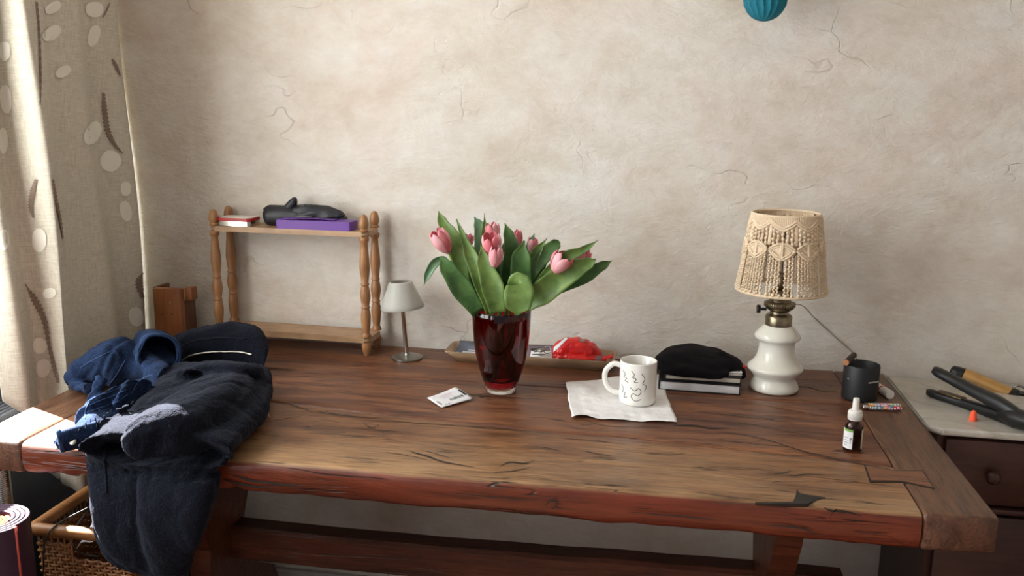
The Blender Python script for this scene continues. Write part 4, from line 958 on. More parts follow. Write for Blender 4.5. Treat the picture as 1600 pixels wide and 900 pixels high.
# top band: closely tied vertical cords ending in a scalloped double ridge
bm = bmesh.new(); nc = 126
def scal(a, lo, hi):
    f = (a/(2*PI)*NP) % 1.0; return lo+(hi-lo)*(2*abs(f-.5))**1.4
for k in range(nc):
    a = 2*PI*k/nc; zb = scal(a, .372, .386); pts = [sp(a, Z1-.001, .001)]
    m = 5
    for j in range(1, m+1): pts.append(sp(a, Z1-(Z1-zb)*j/m, .001*(j % 2)))
    tube(bm, pts, .00215, 6, 1)
for off, rr in ((0, .0026), (-.0055, .0026)):
    tube(bm, [sp(2*PI*k/180, scal(2*PI*k/180, .370, .385)+off, .002) for k in range(181)], rr, 7, 1, cap=False)
obj('scalloped_band', bm, M['cream'], shd)
# beaded sennits between band and fans
def sennit(bm, a, z0, z1, r, step, da=0.0):
    n_ = max(2, int((z1-z0)/step)); pts = []; rad = []
    for j in range(n_*4+1):
        t = j/(n_*4); z = z1+(z0-z1)*t; w = math.sin(t*n_*2*PI)
        pts.append(sp(a+da*t+.012*math.sin(t*n_*PI), z, .001*w)); rad.append(r*(.78+.32*w))
    path_r = rad; rings = []
    for i, p in enumerate(pts):
        t = (pts[min(i+1, len(pts)-1)]-pts[max(i-1, 0)]).normalized(); b = Vector((math.cos(a), math.sin(a), 0)); s_ = t.cross(b).normalized(); b = s_.cross(t)
        rings.append([bm.verts.new(p+(b*math.sin(2*PI*q/7)+s_*math.cos(2*PI*q/7))*path_r[i]) for q in range(7)])
    for i in range(len(rings)-1):
        for q in range(7): bm.faces.new((rings[i][q], rings[i][(q+1) % 7], rings[i+1][(q+1) % 7], rings[i+1][q]))
    bm.faces.new(rings[0]); bm.faces.new(rings[-1])
bm = bmesh.new()
for k in range(NP):
    for f in (.15, .32, .5, .68, .85):
        a = 2*PI*(k+f)/NP; sennit(bm, a, .330, scal(a, .368, .383), .0036, .0080)
    a = 2*PI*(k)/NP
    for q in (-.022, 0, .022): tube(bm, [sp(a+q, .384), sp(a+q, .334)], .0022, 6, 4)
obj('upper_cords', bm, M['cream'], shd)
# fan shaped motifs
bm = bmesh.new()
for k in range(NP):
    a0 = 2*PI*(k+.5)/NP; hwid = 2*PI/NP*.46
    for sgn in (-1, 1):
        top = [sp(a0+sgn*hwid*t, .338-.012*t*t, .0025) for t in (.06, .35, .7, 1)]; bot = [sp(a0+sgn*hwid*t, .304+.020*t**1.6, .0025) for t in (.06, .35, .7, 1)]
        tube(bm, top, .0026, 7, 5); tube(bm, bot, .0026, 7, 5); tube(bm, [top[0], sp(a0+sgn*hwid*.05, .32, .003), bot[0]], .0026, 7, 5)
        tube(bm, [p+Vector((0, 0, -.0055)) for p in top], .0022, 7, 5); tube(bm, [p+Vector((0, 0, .0055)) for p in bot[:3]], .0022, 7, 5)
        for j in range(8):
            t = .14+.09*j; tube(bm, [sp(a0+sgn*hwid*t, .336-.012*t*t, 0), sp(a0+sgn*hwid*t, .306+.020*t**1.6, 0)], .0021, 6, 2)
obj('fan_motifs', bm, M['cream'], shd)
bm = bmesh.new()
for k in range(NP):
    for j in range(8):
        f = .5+(j-3.5)*.112
        if j == 4 and k % 3 == 0: continue
        t = abs(f-.5)/.46; a = 2*PI*(k+f)/NP; sennit(bm, a, Z0+.004, .303+.020*min(1, t)**1.6, .0026, .0046)
obj('lower_cords', bm, M['cream'], shd)
bm = bmesh.new()
for k in range(46):
    bmesh.ops.create_icosphere(bm, subdivisions=1, radius=.0044, matrix=Matrix.Translation(sp(2*PI*(k+.3)/46, Z0+.005, .0012)))
obj('hem_knots', bm, M['cream'], shd)
# flex from the lamp to the wall
bm = bmesh.new(); tube(bm, [oc+Vector((.0, .022, .175)), Y(1250, 476, -.06), Y(1272, 496, -.006), Y(1300, 522, -.004), Y(1333, 552, -.004), Y(1345, 575, -.004)], .0011, 8, 6); obj('power_cord', bm, M['flex'], ol)

# ================================================================== black cup, stick, tube, lighter, dropper bottle
cc = Vector((.5725, -.207, ZT)); cup = thing('candle_cup', 'matt black straight sided candle cup at the right end of the table', 'cup', cc)
bm = bmesh.new(); lathe(bm, [(0, 0), (.0345, 0), (.0365, .002), (.0370, .006), (.0370, .0755), (.0362, .077), (.0350, .0755), (.0348, .020), (.033, .018), (0, .018)], cc, 56); obj('cup_body', bm, M['matt_black'], cup, sharp=60)
cbv = bvh_of([o for o in bpy.data.objects if o.name.startswith('cup_body')][0])
pl_grey = plain('pale_grey_print', (170, 168, 160), .6)
decal(cup, 'printed_word', cbv, quad_rows([(1357, 597.4), (1373, 595.2), (1373, 597.4), (1357, 599.6)], 8, 2), pl_grey, .0004)
decal(cup, 'printed_mark', cbv, quad_rows([(1324.5, 590.5), (1326.5, 591.5), (1326.5, 593), (1324.5, 592)], 3, 2), pl_grey, .0004)
rimz = ZT+.077+.0068
s0 = Vector((cc.x-.034, cc.y-.012, rimz)); s1 = Vector((cc.x-.013, cc.y+.034, rimz+.0008))
sk = thing('wooden_stick', 'short brown wooden stick lying across the rim of the black cup', 'stick', (s0+s1)/2)
ext = (s1-s0).normalized(); s0 = s0-ext*.006; s1 = s1+ext*.008
bm = bmesh.new(); tube(bm, [s0+ext*.001, s0.lerp(s1, .5), s1], [.0064, .0066, .0064], 14, 5); obj('bark', bm, plain('dark_bark', (58, 40, 32), .7, vary=.3, bump=.5, bscale=300), sk, sharp=50)
bm = bmesh.new(); tube(bm, [s0-ext*.004, s0+ext*.002], .0062, 14, 2); obj('cut_end', bm, plain('pale_cut_wood', (176, 116, 74), .6), sk, sharp=50)
t0 = Z(1369, 603, .0098); t1 = Z(1391, 617, .0098); lt = thing('lip_balm', 'white cylindrical lip balm tube lying behind the black cup', 'lip balm', (t0+t1)/2)
dd = (t1-t0).normalized(); L_ = (t1-t0).length
bm = bmesh.new(); tube(bm, [t0, t1-dd*L_*.28], .0093, 22, 2); obj('body', bm, M['white_plastic'], lt, sharp=50)
bm = bmesh.new(); tube(bm, [t1-dd*L_*.27, t1-dd*.0012, t1], [.0097, .0097, .0086], 22, 2); obj('cap', bm, M['white_plastic'], lt, sharp=50)
bm = bmesh.new(); tube(bm, [t0+dd*L_*.42, t0+dd*L_*.50], .0095, 22, 2, cap=False); obj('red_band', bm, M['red_print'], lt)
l0 = Z(1347, 635, .0072); l1 = Z(1404, 636, .0072); lg = thing('cigarette_lighter', 'small lighter with coloured ring pattern lying in front of the black cup', 'lighter', (l0+l1)/2)
dd = (l1-l0).normalized(); LL = (l1-l0).length
bm = bmesh.new(); tube(bm, [l0+dd*LL*.20, l0+dd*LL*.215, l1-dd*.002, l1], [.0104, .0112, .0112, .0104], 24, 2, flat=.62, up=(0, 0, 1)); obj('body', bm, M['rings'], lg, sharp=50)
bm = bmesh.new(); tube(bm, [l0, l0+dd*.002, l0+dd*LL*.13, l0+dd*LL*.135], [.0086, .0096, .0096, .007], 20, 2, flat=.62, up=(0, 0, 1)); obj('metal_hood', bm, M['chrome'], lg, sharp=40)
bm = bmesh.new(); tube(bm, [l0+dd*LL*.125, l0+dd*LL*.165, l0+dd*LL*.205], [.008, .0104, .0096], 20, 4, flat=.64, up=(0, 0, 1)); obj('red_button', bm, M['red_print'], lg, sharp=50)
wp = l0+dd*LL*.1+Vector((0, 0, .004)); bm = bmesh.new(); lathe(bm, [(0, -.004), (.0036, -.004), (.0036, .004), (0, .004)], wp, 18, Matrix.Rotation(PI/2, 3, 'X')); obj('spark_wheel', bm, M['satin_metal'], lg, sharp=40)
dc = Vector((.497, -.523, ZT)); db = thing('dropper_bottle', 'small amber glass dropper bottle with white nozzle standing near the right end board', 'bottle', dc)
bm = bmesh.new(); lathe(bm, [(0, .001), (.0150, 0), (.0168, .001), (.0176, .004), (.0176, .050), (.0168, .056), (.0130, .061), (.0098, .064), (.0095, .070), (.0080, .070), (.0083, .063), (.0116, .0595), (.0156, .054), (.0162, .049), (.0162, .005), (.015, .003), (0, .003)], dc, 40); obj('glass_body', bm, M['amber'], db)
bm = bmesh.new(); lathe(bm, [(0, .0035), (.0158, .0035), (.0158, .047), (0, .047)], dc, 32); obj('liquid', bm, plain('dark_brown_liquid', (70, 26, 12), .15), db, sharp=50)
bm = bmesh.new(); n_ = 60
lathe(bm, [(0, .064), (.0128, .064), (.0132, .066), (.0132, .079), (.0120, .082), (.0072, .084), (.0066, .090), (.0060, .104), (.0054, .1065), (0, .107)], dc, 48); cp = obj('cap', bm, M['white_plastic'], db, sharp=40)
bm = bmesh.new()
for k in range(36):
    a = 2*PI*k/36; box(bm, dc+Vector((math.cos(a)*.0132, math.sin(a)*.0132, .0725)), (.0008, .0009, .012), 0, rot=Matrix.Rotation(a, 3, 'Z'))
obj('grip_ribs', bm, M['white_plastic'], cp)
def wrap(name, a0, a1, z0, z1, m, r=.01785, par=db, c=dc):
    bm = bmesh.new(); grid(bm, lambda u, v: c+Vector((r*math.sin(math.radians(a0+(a1-a0)*u)), -r*math.cos(math.radians(a0+(a1-a0)*u)), z0+(z1-z0)*v)), 14, 4); return obj(name, bm, m, par)
# the label leaves a brown gap facing the room
wl = wrap('label', -105, -14, .008, .047, M['paper']); wrap('label', 44, 130, .008, .047, M['paper_warm'])
wrap('green_stripe', -78, -14, .0425, .047, plain('green_print', (120, 170, 70), .6), .01797, wl)
for k in range(3): wrap('print_mark', -32+k*.4, -19-k*2, .028-k*.0042, .030-k*.0042, M['ink'], .01797, wl)
for k in range(4): wrap('small_print', -70, -44, .014+k*.005, .0152+k*.005, plain('grey_label_print', (120, 120, 128), .6), .01797, wl)

db.scale = (.93, .93, .94)
# ================================================================== hair tools on the marble
MZ = .755; 
def zm(px, py, h=0): return on(px, py, 'z', MZ+h)
hg = zm(1590, 657, .0); hs = thing('hair_straightener', 'open black hair straightener lying on the marble top, jaws towards the wall', 'hair straightener', hg)
aL = [zm(1447, 612, .009), zm(1500, 628, .010), zm(1545, 643, .012), zm(1585, 657, .014)]
bm = bmesh.new(); loft(bm, [(aL[0], Vector((.002, .007, 0)), Vector((0, 0, .005))), (aL[0].lerp(aL[1], .2), Vector((.004, .0125, 0)), Vector((0, 0, .0085))), (aL[1], Vector((.004, .0135, 0)), Vector((0, 0, .0095))), (aL[2], Vector((.005, .014, 0)), Vector((0, 0, .011))), (aL[3], Vector((.006, .017, 0)), Vector((0, 0, .013)))], 20, 6, 3); arm1 = obj('lower_arm', bm, M['black_plastic'], hs)
bm = bmesh.new(); dL = (aL[1]-aL[0]).normalized(); ang = math.atan2(dL.y, dL.x); box(bm, aL[0].lerp(aL[1], .72)+Vector((0, 0, .0098)), (.060, .020, .003), .001, rot=Matrix.Rotation(ang, 3, 'Z')); obj('heating_plate', bm, M['bronze'], arm1, sharp=40)
hy_ = aL[3].y
def up_(px, py, k): return Y(px, py, aL[0].y+(aL[3].y-aL[0].y)*k)
aU = [up_(1457, 577, .0), up_(1490, 594, .25), up_(1520, 610, .5), up_(1560, 630, .8), up_(1588, 648, 1.0)]
bm = bmesh.new(); loft(bm, [(aU[0], Vector((.004, .009, 0)), Vector((.002, 0, .0055))), (aU[0].lerp(aU[1], .25), Vector((.006, .0135, 0)), Vector((.003, 0, .009))), (aU[1], Vector((.006, .014, 0)), Vector((.003, 0, .010))), (aU[2], Vector((.006, .014, 0)), Vector((.003, 0, .0115))), (aU[3], Vector((.006, .016, 0)), Vector((.003, 0, .0135))), (aU[4], Vector((.006, .018, 0)), Vector((.003, 0, .0135)))], 20, 6, 3); arm2 = obj('upper_arm', bm, M['black_plastic'], hs)
bm = bmesh.new(); tube(bm, [aU[1]+Vector((0, 0, -.010)), aU[2]+Vector((.004, 0, -.012)), aU[3].lerp(aU[2], .35)+Vector((0, 0, -.014))], [.006, .007, .004], 12, 4, flat=.5); obj('heating_plate', bm, M['black_plastic'], arm2)
bm = bmesh.new(); c_ = (aL[3]+aU[4])/2; dh = (aL[3]-aL[2]).normalized(); tube(bm, [c_-dh*.03, c_, c_+dh*.05, c_+dh*.11+Vector((0, 0, -.002))], [.016, .020, .0175, .0165], 20, 6, flat=1.0)
for v in bm.verts: v.co.z = max(v.co.z, MZ+.0005)
obj('hinge_grip', bm, M['black_plastic'], hs)
# curling iron behind it
q0 = Y(1492, 583, -.05); q1 = Y(1504, 587, -.045); q2 = Y(1577, 618.5, -.080); q3 = Y(1592, 634, -.105)
dq = (q2-q1).normalized()
ci = thing('curling_iron', 'gold barrelled curling iron with black tip behind the hair straightener', 'curling iron', q2)
bm = bmesh.new(); tube(bm, [q1-dq*.028, q1-dq*.024, q1-dq*.012, q1], [.008, .0135, .0165, .0175], 24, 4); obj('cool_tip', bm, M['black_plastic'], ci)
bm = bmesh.new(); tube(bm, [q1, q2], .019, 28, 8); br = obj('barrel', bm, M['gold'], ci, sharp=50)
sdv = dq.cross(Vector((0, 0, 1))).normalized(); upv = sdv.cross(dq)
bm = bmesh.new(); tube(bm, [q2-dq*.002, q2+dq*.012, q2+dq*.02, q2+dq*.05, q2+dq*.12], [.0205, .0215, .018, .0185, .018], 24, 5)
for v in bm.verts: v.co.z = max(v.co.z, MZ+.001)
obj('handle', bm, M['black_plastic'], ci, sharp=50)
bm = bmesh.new(); tube(bm, [q2+upv*.016, q2+dq*.004+upv*.028, q2+dq*.020+upv*.030, q2+dq*.040+upv*.020], .002, 8, 6); obj('clamp_lever', bm, M['satin_metal'], ci)
bm = bmesh.new(); tube(bm, [q2+dq*.05+Vector((.0, -.01, -.016)), q2+dq*.05+Vector((0, -.012, MZ-(q2+dq*.05).z+.0048))], .004, 8, 2); bmf = bm; obj('stand_foot', bm, M['satin_metal'], ci)
ec = zm(1520, 657); ep = obj('ear_plug', (lambda b: (lathe(b, [(0, 0), (.0075, .0), (.0078, .001), (.0072, .006), (.0058, .014), (.0050, .018), (.0032, .0208), (0, .0215)], ec, 28), b)[-1])(bmesh.new()), M['orange_foam']); tag(ep, 'orange foam ear plug standing on the marble top', 'ear plug')

# ================================================================== teal paper ball
bc = Y(1196, -3, -.10); ball = thing('paper_ball', 'teal honeycomb paper ball hanging on a thread before the wall', 'paper ball', bc)
bm = bmesh.new(); rB = 34.5/scale_at(bc)
def bf(u, v):
    a = 2*PI*u; t = PI*v; ridge = 1-.085*abs(math.sin(a*9+.25*math.sin(t*5)))**.6*math.sin(t)**.4
    return bc+Vector((rB*ridge*math.sin(t)*math.cos(a), rB*ridge*math.sin(t)*math.sin(a), rB*1.02*math.cos(t)))
grid(bm, bf, 180, 30); bmesh.ops.remove_doubles(bm, verts=bm.verts, dist=1e-5); obj('pleated_ball', bm, M['teal'], ball, smooth=True, sharp=35)
bm = bmesh.new(); tube(bm, [bc+Vector((0, 0, rB)), Vector((bc.x, bc.y, 2.598))], .0006, 6, 1); obj('hanging_thread', bm, M['flex'], ball)
# ================================================================== denim jacket (left) and navy wool coat (right) thrown on the table
def crease(co, sc_, k=7.0, seed=0.0):
    w = Vector((noise.noise(co*6+Vector((seed, 0, 0))), noise.noise(co*6+Vector((0, seed+5, 0))), noise.noise(co*6+Vector((2, 0, seed)))))*.06
    return max(0.0, 1-k*abs(noise.noise((co+w)*sc_+Vector((seed, seed, seed)))))
def cd_(co, n_):
    q = Vector((co.x, co.y*.6, co.z*.8))
    f = -.0055*crease(q, 7.5, 4.0, 3.1)-.003*crease(Vector((co.x*1.2, co.y*.7, co.z)), 15, 4.5, 8.7)
    f += .006*noise.noise(co*9)+.0022*noise.noise(co*24)+.0013*noise.noise(co*170)
    if co.y < -.79 and co.z < .74: f = f*.55+.004*math.sin(co.x*52+1.5+2*noise.noise(Vector((co.x*4, 0, co.z*3))))
    return f
def settle(o):
    """lay cloth on the board: nothing sinks into the table top or its front edge"""
    for v in o.data.vertices:
        c = v.co
        if c.x < XL+.004: c.x = XL+.004+(c.x-XL)*.05
        if c.z < ZT+.0025 and c.y > -.782:
            if c.y > -.79+.0 and (c.y+.784) > (ZT-c.z): c.z = ZT+.0025
            else: c.y = -.7855
bm = bmesh.new()
V = Vector
# back of the coat, bunched against the shelf
loft(bm, [(Z(266, 546, .030), V((.005, .03, 0)), V((0, 0, .026))), (Z(300, 540, .052), V((.0, .05, 0)), V((0, 0, .046))), (Z(345, 537, .060), V((0, .055, 0)), V((0, 0, .054))), (Z(382, 540, .056), V((0, .055, 0)), V((0, 0, .052))), (Z(405, 548, .048), V((-.01, .05, 0)), V((.006, 0, .045))), (Z(418, 562, .036), V((-.01, .035, 0)), V((.006, 0, .030)))], 30, 6, 2.5)
# the flap that carries the zip
loft(bm, [(Z(286, 582, .072), V((.004, .026, -.006)), V((0, .003, .009))), (Z(318, 572, .092), V((0, .030, -.006)), V((0, .003, .011))), (Z(352, 572, .094), V((0, .032, -.006)), V((0, .003, .011))), (Z(390, 577, .088), V((0, .030, -.006)), V((0, .003, .010))), (Z(410, 584, .070), V((-.006, .024, -.006)), V((0, .003, .009)))], 24, 6, 2.4)
# the main body of the coat running to the front edge of the table
loft(bm, [(Z(344, 586, .036), V((.112, .02, 0)), V((0, .0, .036))), (Z(334, 612, .036), V((.118, .03, 0)), V((0, 0, .036))), (Z(310, 645, .036), V((.128, .02, 0)), V((0, .0, .036))), (Z(272, 677, .034), V((.128, .02, 0)), V((0, 0, .032))), (Z(246, 704, .030), V((.130, .01, 0)), V((0, 0, .028))), (Y(240, 722, -.795), V((.131, 0, 0)), V((0, .020, .020))), (Y(239, 750, -.806), V((.124, 0, 0)), V((0, .020, .0))), (Y(236, 790, -.808), V((.114, 0, -.002)), V((0, .020, 0))), (Y(231, 830, -.808), V((.106, 0, -.004)), V((0, .020, 0))), (Y(232, 868, -.808), V((.090, 0, -.005)), V((0, .019, 0))), (Y(240, 895, -.806), V((.064, 0, -.004)), V((0, .016, 0))), (Y(245, 908, -.805), V((.030, 0, -.002)), V((0, .009, 0)))], 44, 7, 2.8)
# big sleeve lobe lying on top, its rounded end catching the sun
loft(bm, [(Z(352, 596, .050), V((.040, .03, 0)), V((0, .0, .026))), (Z(332, 613, .066), V((.056, .045, 0)), V((0, 0, .034))), (Z(304, 638, .068), V((.062, .050, 0)), V((0, 0, .038))), (Z(276, 662, .064), V((.062, .045, 0)), V((0, 0, .040))), (Z(254, 683, .058), V((.055, .035, 0)), V((0, 0, .038))), (Z(238, 698, .050), V((.034, .018, 0)), V((0, 0, .026)))], 32, 7, 2.4)
# narrower fold to its right, then the outer side falling to the table
loft(bm, [(Z(382, 598, .070), V((.016, .012, 0)), V((0, 0, .016))), (Z(372, 620, .064), V((.024, .020, 0)), V((0, 0, .022))), (Z(346, 652, .054), V((.028, .024, 0)), V((0, 0, .024))), (Z(314, 688, .042), V((.022, .018, 0)), V((0, 0, .020))), (Z(288, 706, .034), V((.012, .010, 0)), V((0, 0, .012)))], 22, 7, 2.2)
tube(bm, [Z(398, 582, .040), Z(386, 616, .036), Z(360, 655, .030), Z(338, 694, .022)], [.026, .030, .030, .022], 18, 7)
# folded front flaps on the left
loft(bm, [(Z(228, 630, .070), V((.03, .03, 0)), V((0, 0, .011))), (Z(196, 643, .062), V((.030, .035, 0)), V((0, 0, .011))), (Z(166, 656, .054), V((.024, .035, 0)), V((0, 0, .010))), (Z(146, 667, .046), V((.010, .03, 0)), V((0, 0, .007)))], 22, 6, 2.6)
loft(bm, [(Z(222, 664, .050), V((.03, .03, 0)), V((0, 0, .011))), (Z(186, 675, .046), V((.030, .035, 0)), V((0, 0, .011))), (Z(156, 686, .040), V((.020, .030, 0)), V((0, 0, .008))), (Z(140, 699, .026), V((.010, .02, 0)), V((0, 0, .008)))], 22, 6, 2.6)
# two broad hanging folds with a valley between
loft(bm, [(Y(180, 712, -.80), V((.050, 0, 0)), V((0, .018, 0))), (Y(180, 760, -.826), V((.050, 0, 0)), V((0, .022, 0))), (Y(184, 815, -.832), V((.046, 0, 0)), V((0, .022, 0))), (Y(196, 862, -.828), V((.036, 0, 0)), V((0, .018, 0))), (Y(212, 893, -.82), V((.020, 0, 0)), V((0, .010, 0)))], 24, 7, 2.2)
loft(bm, [(Y(280, 712, -.795), V((.070, 0, 0)), V((0, .020, 0))), (Y(276, 760, -.826), V((.068, 0, 0)), V((0, .026, 0))), (Y(270, 815, -.834), V((.060, 0, 0)), V((0, .027, 0))), (Y(266, 862, -.830), V((.050, 0, 0)), V((0, .022, 0))), (Y(258, 895, -.82), V((.028, 0, 0)), V((0, .012, 0)))], 28, 7, 2.2)
coat = remeshed('wool_coat', bm, .0042, [M['wool']], None, 2, cd_); settle(coat)
tag(coat, 'navy wool coat heaped on the table and hanging over its front edge', 'coat')
ctb = bvh_of(coat)
def seam(par, name, bvh, pix, r, m, n=8, lift=.0005, seg=7):
    P_ = catmull([Vector((a, b, 0)) for a, b in pix], n); pts = stick(bvh, [(p.x, p.y) for p in P_], lift)
    if len(pts) < 3: return
    bm = bmesh.new(); run = [pts[0]]
    for a, b in zip(pts, pts[1:]):
        if (b-a).length > .035:
            if len(run) > 2: tube(bm, run, r, seg, 1)
            run = [b]
        else: run.append(b)
    if len(run) > 2: tube(bm, run, r, seg, 1)
    if len(bm.faces): return obj(name, bm, m, par)
    bm.free()
zp = seam(coat, 'zip', ctb, [(285, 563), (297, 556), (320, 551), (350, 549.5), (375, 550), (394, 554)], .0022, M['zip'], 14, .001)
seam(coat, 'front_seam', ctb, [(163, 690), (164, 720), (167, 770)], .0022, M['wool'])
seam(coat, 'shoulder_seam', ctb, [(285, 540), (310, 532), (345, 528), (385, 530)], .0018, M['lining'])
lb = [Z(386, 638, .012), Z(400, 646, .006), Z(408, 650, .006)]
bm = bmesh.new(); tube(bm, [Z(384, 634, .022), Z(397, 636, .016), Z(404, 645, .005), Z(409, 655, .004)], [.005, .006, .006, .003], 8, 5, flat=.25); tube(bm, [Z(400, 650, .004), Z(409, 652, .010), Z(415, 642, .012), Z(421, 651, .003)], [.004, .006, .006, .003], 8, 5, flat=.25); obj('care_label', bm, M['tissue'], coat)

# denim jacket
m1 = Z(249, 553, .082); m0 = m1-V((.60, -.72, .16)).normalized()*.10
def dd_(co, n_):
    return -.0075*crease(co, 11, 4.0, 1.3)-.004*crease(co, 22, 4.0, 6.1)+.005*noise.noise(co*13)+.0015*noise.noise(co*48)
bm = bmesh.new()
loft(bm, [(Z(114, 588, .014), V((.01, .03, 0)), V((0, 0, .012))), (Z(128, 580, .034), V((.0, .055, 0)), V((0, 0, .032))), (Z(158, 568, .050), V((0, .065, 0)), V((0, 0, .046))), (Z(195, 566, .056), V((0, .06, 0)), V((0, 0, .052))), (Z(228, 572, .045), V((0, .05, 0)), V((0, 0, .040))), (Z(262, 596, .04), V((0, .04, 0)), V((0, 0, .034)))], 30, 6, 2.3)
loft(bm, [(Z(215, 612, .062), V((.02, .035, 0)), V((0, 0, .030))), (Z(185, 625, .052), V((.02, .05, 0)), V((0, 0, .032))), (Z(155, 640, .038), V((.018, .05, 0)), V((0, 0, .030))), (Z(138, 652, .025), V((.012, .03, 0)), V((0, 0, .022)))], 26, 6, 2.3)
loft(bm, [(Z(200, 636, .03), V((.02, .04, 0)), V((0, 0, .028))), (Z(165, 655, .024), V((.025, .04, 0)), V((0, 0, .022))), (Z(130, 678, .020), V((.022, .032, 0)), V((0, 0, .018))), (Z(104, 690, .017), V((.016, .026, 0)), V((0, 0, .015)))], 26, 6, 2.4)
loft(bm, [(m0+V((-.02, .0, -.03)), V((.0, .045, 0)), V((0, 0, .035))), (m0.lerp(m1, .4)+V((0, 0, -.028)), V((.03, .03, 0)), V((0, 0, .042))), (m1+V((.0, 0.012, -.045)), V((.036, .03, 0)), V((0, 0, .026)))], 22, 6, 2.3)
# little folded collar corner at far left
tube(bm, [Z(104, 590, .020), Z(115, 588, .028), Z(130, 587, .034)], [.008, .012, .014], 12, 5)
tube(bm, [Z(112, 604, .016), Z(125, 605, .022), Z(140, 606, .03)], [.010, .014, .014], 12, 5)
tube(bm, [Z(160, 590, .090), Z(150, 610, .070), Z(140, 630, .045)], [.014, .016, .012], 12, 6)
tube(bm, [Z(206, 592, .100), Z(190, 612, .085), Z(178, 632, .060)], [.012, .014, .010], 12, 6)
jacket = remeshed('denim_jacket', bm, .0042, M['denim'], None, 2, dd_); settle(jacket)
tag(jacket, 'crumpled dark blue denim jacket on the table left of the wool coat', 'jacket')
jb = bvh_of(jacket)
# sleeve standing open: a band of cloth with a dark mouth
def ring_tube(name, par, c0, c1, r0, r1, th, m, seg=36, fl=1.0, wob=.06, n=8, cap0=False):
    bm = bmesh.new(); ax = (c1-c0).normalized(); q = V((0, 0, 1)).rotation_difference(ax); L = (c1-c0).length
    prof = [(r0+(r1-r0)*i/n, L*i/n) for i in range(n+1)]+[(r1-th*.5, L+th*.4)]+[(r0+(r1-r0)*i/n-th, L*i/n) for i in range(n, -1, -1)]
    rings = []
    for r, z in prof:
        rings.append([bm.verts.new(c0+q @ V(((r*(1+wob*math.sin(3*a+z*40)+wob*.5*math.sin(5*a+1)))*math.cos(a), r*fl*(1+wob*math.sin(2*a+z*30))*math.sin(a), z))) for a in [2*PI*k/seg for k in range(seg)]])
    for A_, B2 in zip(rings, rings[1:]+rings[:1]):
        for k in range(seg): bm.faces.new((A_[k], A_[(k+1) % seg], B2[(k+1) % seg], B2[k]))
    if cap0: bm.faces.new(rings[0])
    return obj(name, bm, m, par)
slv = ring_tube('sleeve', jacket, m0, m1, .050, .043, .004, M['denim'], n=10, cap0=True)
sb_ = bvh_of(slv)
axv = (m1-m0).normalized()
ring_tube('sleeve_hem', slv, m1-axv*.014, m1+axv*.001, .0452, .0442, .0052, M['denim'], n=3)
ring_tube('hem_stitching', slv, m1-axv*.0165, m1-axv*.0145, .0462, .0462, .003, M['denim_seam'], n=1)
# cuff with its button at the very front
k1 = Z(94, 689, .019); k0 = k1+V((.052, .040, .006))
cf = ring_tube('cuff', jacket, k0, k1, .027, .026, .0035, M['denim'], fl=.62, wob=.08)
axc = (k1-k0).normalized()
ring_tube('cuff_edge', cf, k1-axc*.004, k1+axc*.0015, .0275, .0272, .005, M['denim_seam'], fl=.62, wob=.08, n=2)
cfb = bvh_of(cf); hb = stick(cfb, [(114, 690)], .001)
if hb:
    bp = hb[0]; bm = bmesh.new(); lathe(bm, [(0, .0025), (.005, .0028), (.0066, .0018), (.0068, 0), (0, 0)], bp, 22, V((0, 0, 1)).rotation_difference(V((.1, -.75, .65)).normalized()).to_matrix()); obj('button', bm, M['satin_metal'], cf)
for pix in ([(142, 625), (155, 618), (172, 612), (190, 604)], [(140, 633), (158, 625), (178, 618), (196, 609)], [(136, 645), (160, 636), (182, 628), (200, 616)], [(133, 655), (134, 640), (140, 628)], [(205, 615), (214, 600), (226, 590), (240, 585)], [(125, 575), (150, 560), (175, 548)], [(168, 605), (182, 585), (196, 562)]):
    seam(jacket, 'stitched_seam', jb, pix, .0010, M['denim_seam'], 8, .0004)

# ================================================================== wicker basket under the table
b = thing('wicker_basket', 'honey brown wicker basket standing under the left end of the table', 'basket', (-.99, -.50, 0))
BX0, BX1, BY0, BY1, BZ = -1.098, -.885, -.66, -.36, .532
nst = 0
def peri(inset=0.0):
    """points round the basket plan, spacing about 1.35 cm"""
    out = []; x0, x1, y0, y1 = BX0+inset, BX1-inset, BY0+inset, BY1-inset
    def seg_(a, b_):
        L = (Vector(b_)-Vector(a)).length; n_ = int(L/.0135)
        for k in range(n_): out.append(Vector(a).lerp(Vector(b_), k/n_))
    seg_((x0, y0), (x1, y0)); seg_((x1, y0), (x1, y1)); seg_((x1, y1), (x0, y1)); seg_((x0, y1), (x0, y0)); return out
pr = peri(.006); N_ = len(pr); N_ -= 0
def taper(z): return 1-.10*(1-z/BZ)
cxy = Vector(((BX0+BX1)/2, (BY0+BY1)/2))
def bpt(p, z, off=0.0):
    d = (p-cxy); q_ = cxy+d*taper(z); n2 = d.normalized(); return Vector((q_.x+n2.x*off, q_.y+n2.y*off, z))
HX0, HX1, HZ0, HZ1 = -1.02, -.93, .458, .505     # hand hole in the front
bm = bmesh.new()
for k, p in enumerate(pr):
    hole = p.y < BY0+.02 and HX0 < p.x < HX1
    tube(bm, [bpt(p, .01), bpt(p, HZ0 if hole else BZ-.02)], .0022, 6, 1)
obj('stakes', bm, M['wicker'], b)
bm = bmesh.new(); rows_ = 62
for r in range(rows_):
    z = .012+r*.0078
    pts = []
    runs = []
    for k in range(N_+1):
        p = pr[k % N_]; hole = p.y < BY0+.02 and HX0 < p.x < HX1 and HZ0 < z < HZ1
        if hole:
            if len(pts) > 1: runs.append(pts)
            pts = []; continue
        pts.append(bpt(p, z+.0006*math.sin(k*1.7+r), .0042*(1 if (k+r) % 2 else -1)))
    if len(pts) > 1: runs.append(pts)
    for rn in runs: tube(bm, rn, .0036, 5, 1, flat=.9)
obj('woven_sides', bm, M['wicker'], b)
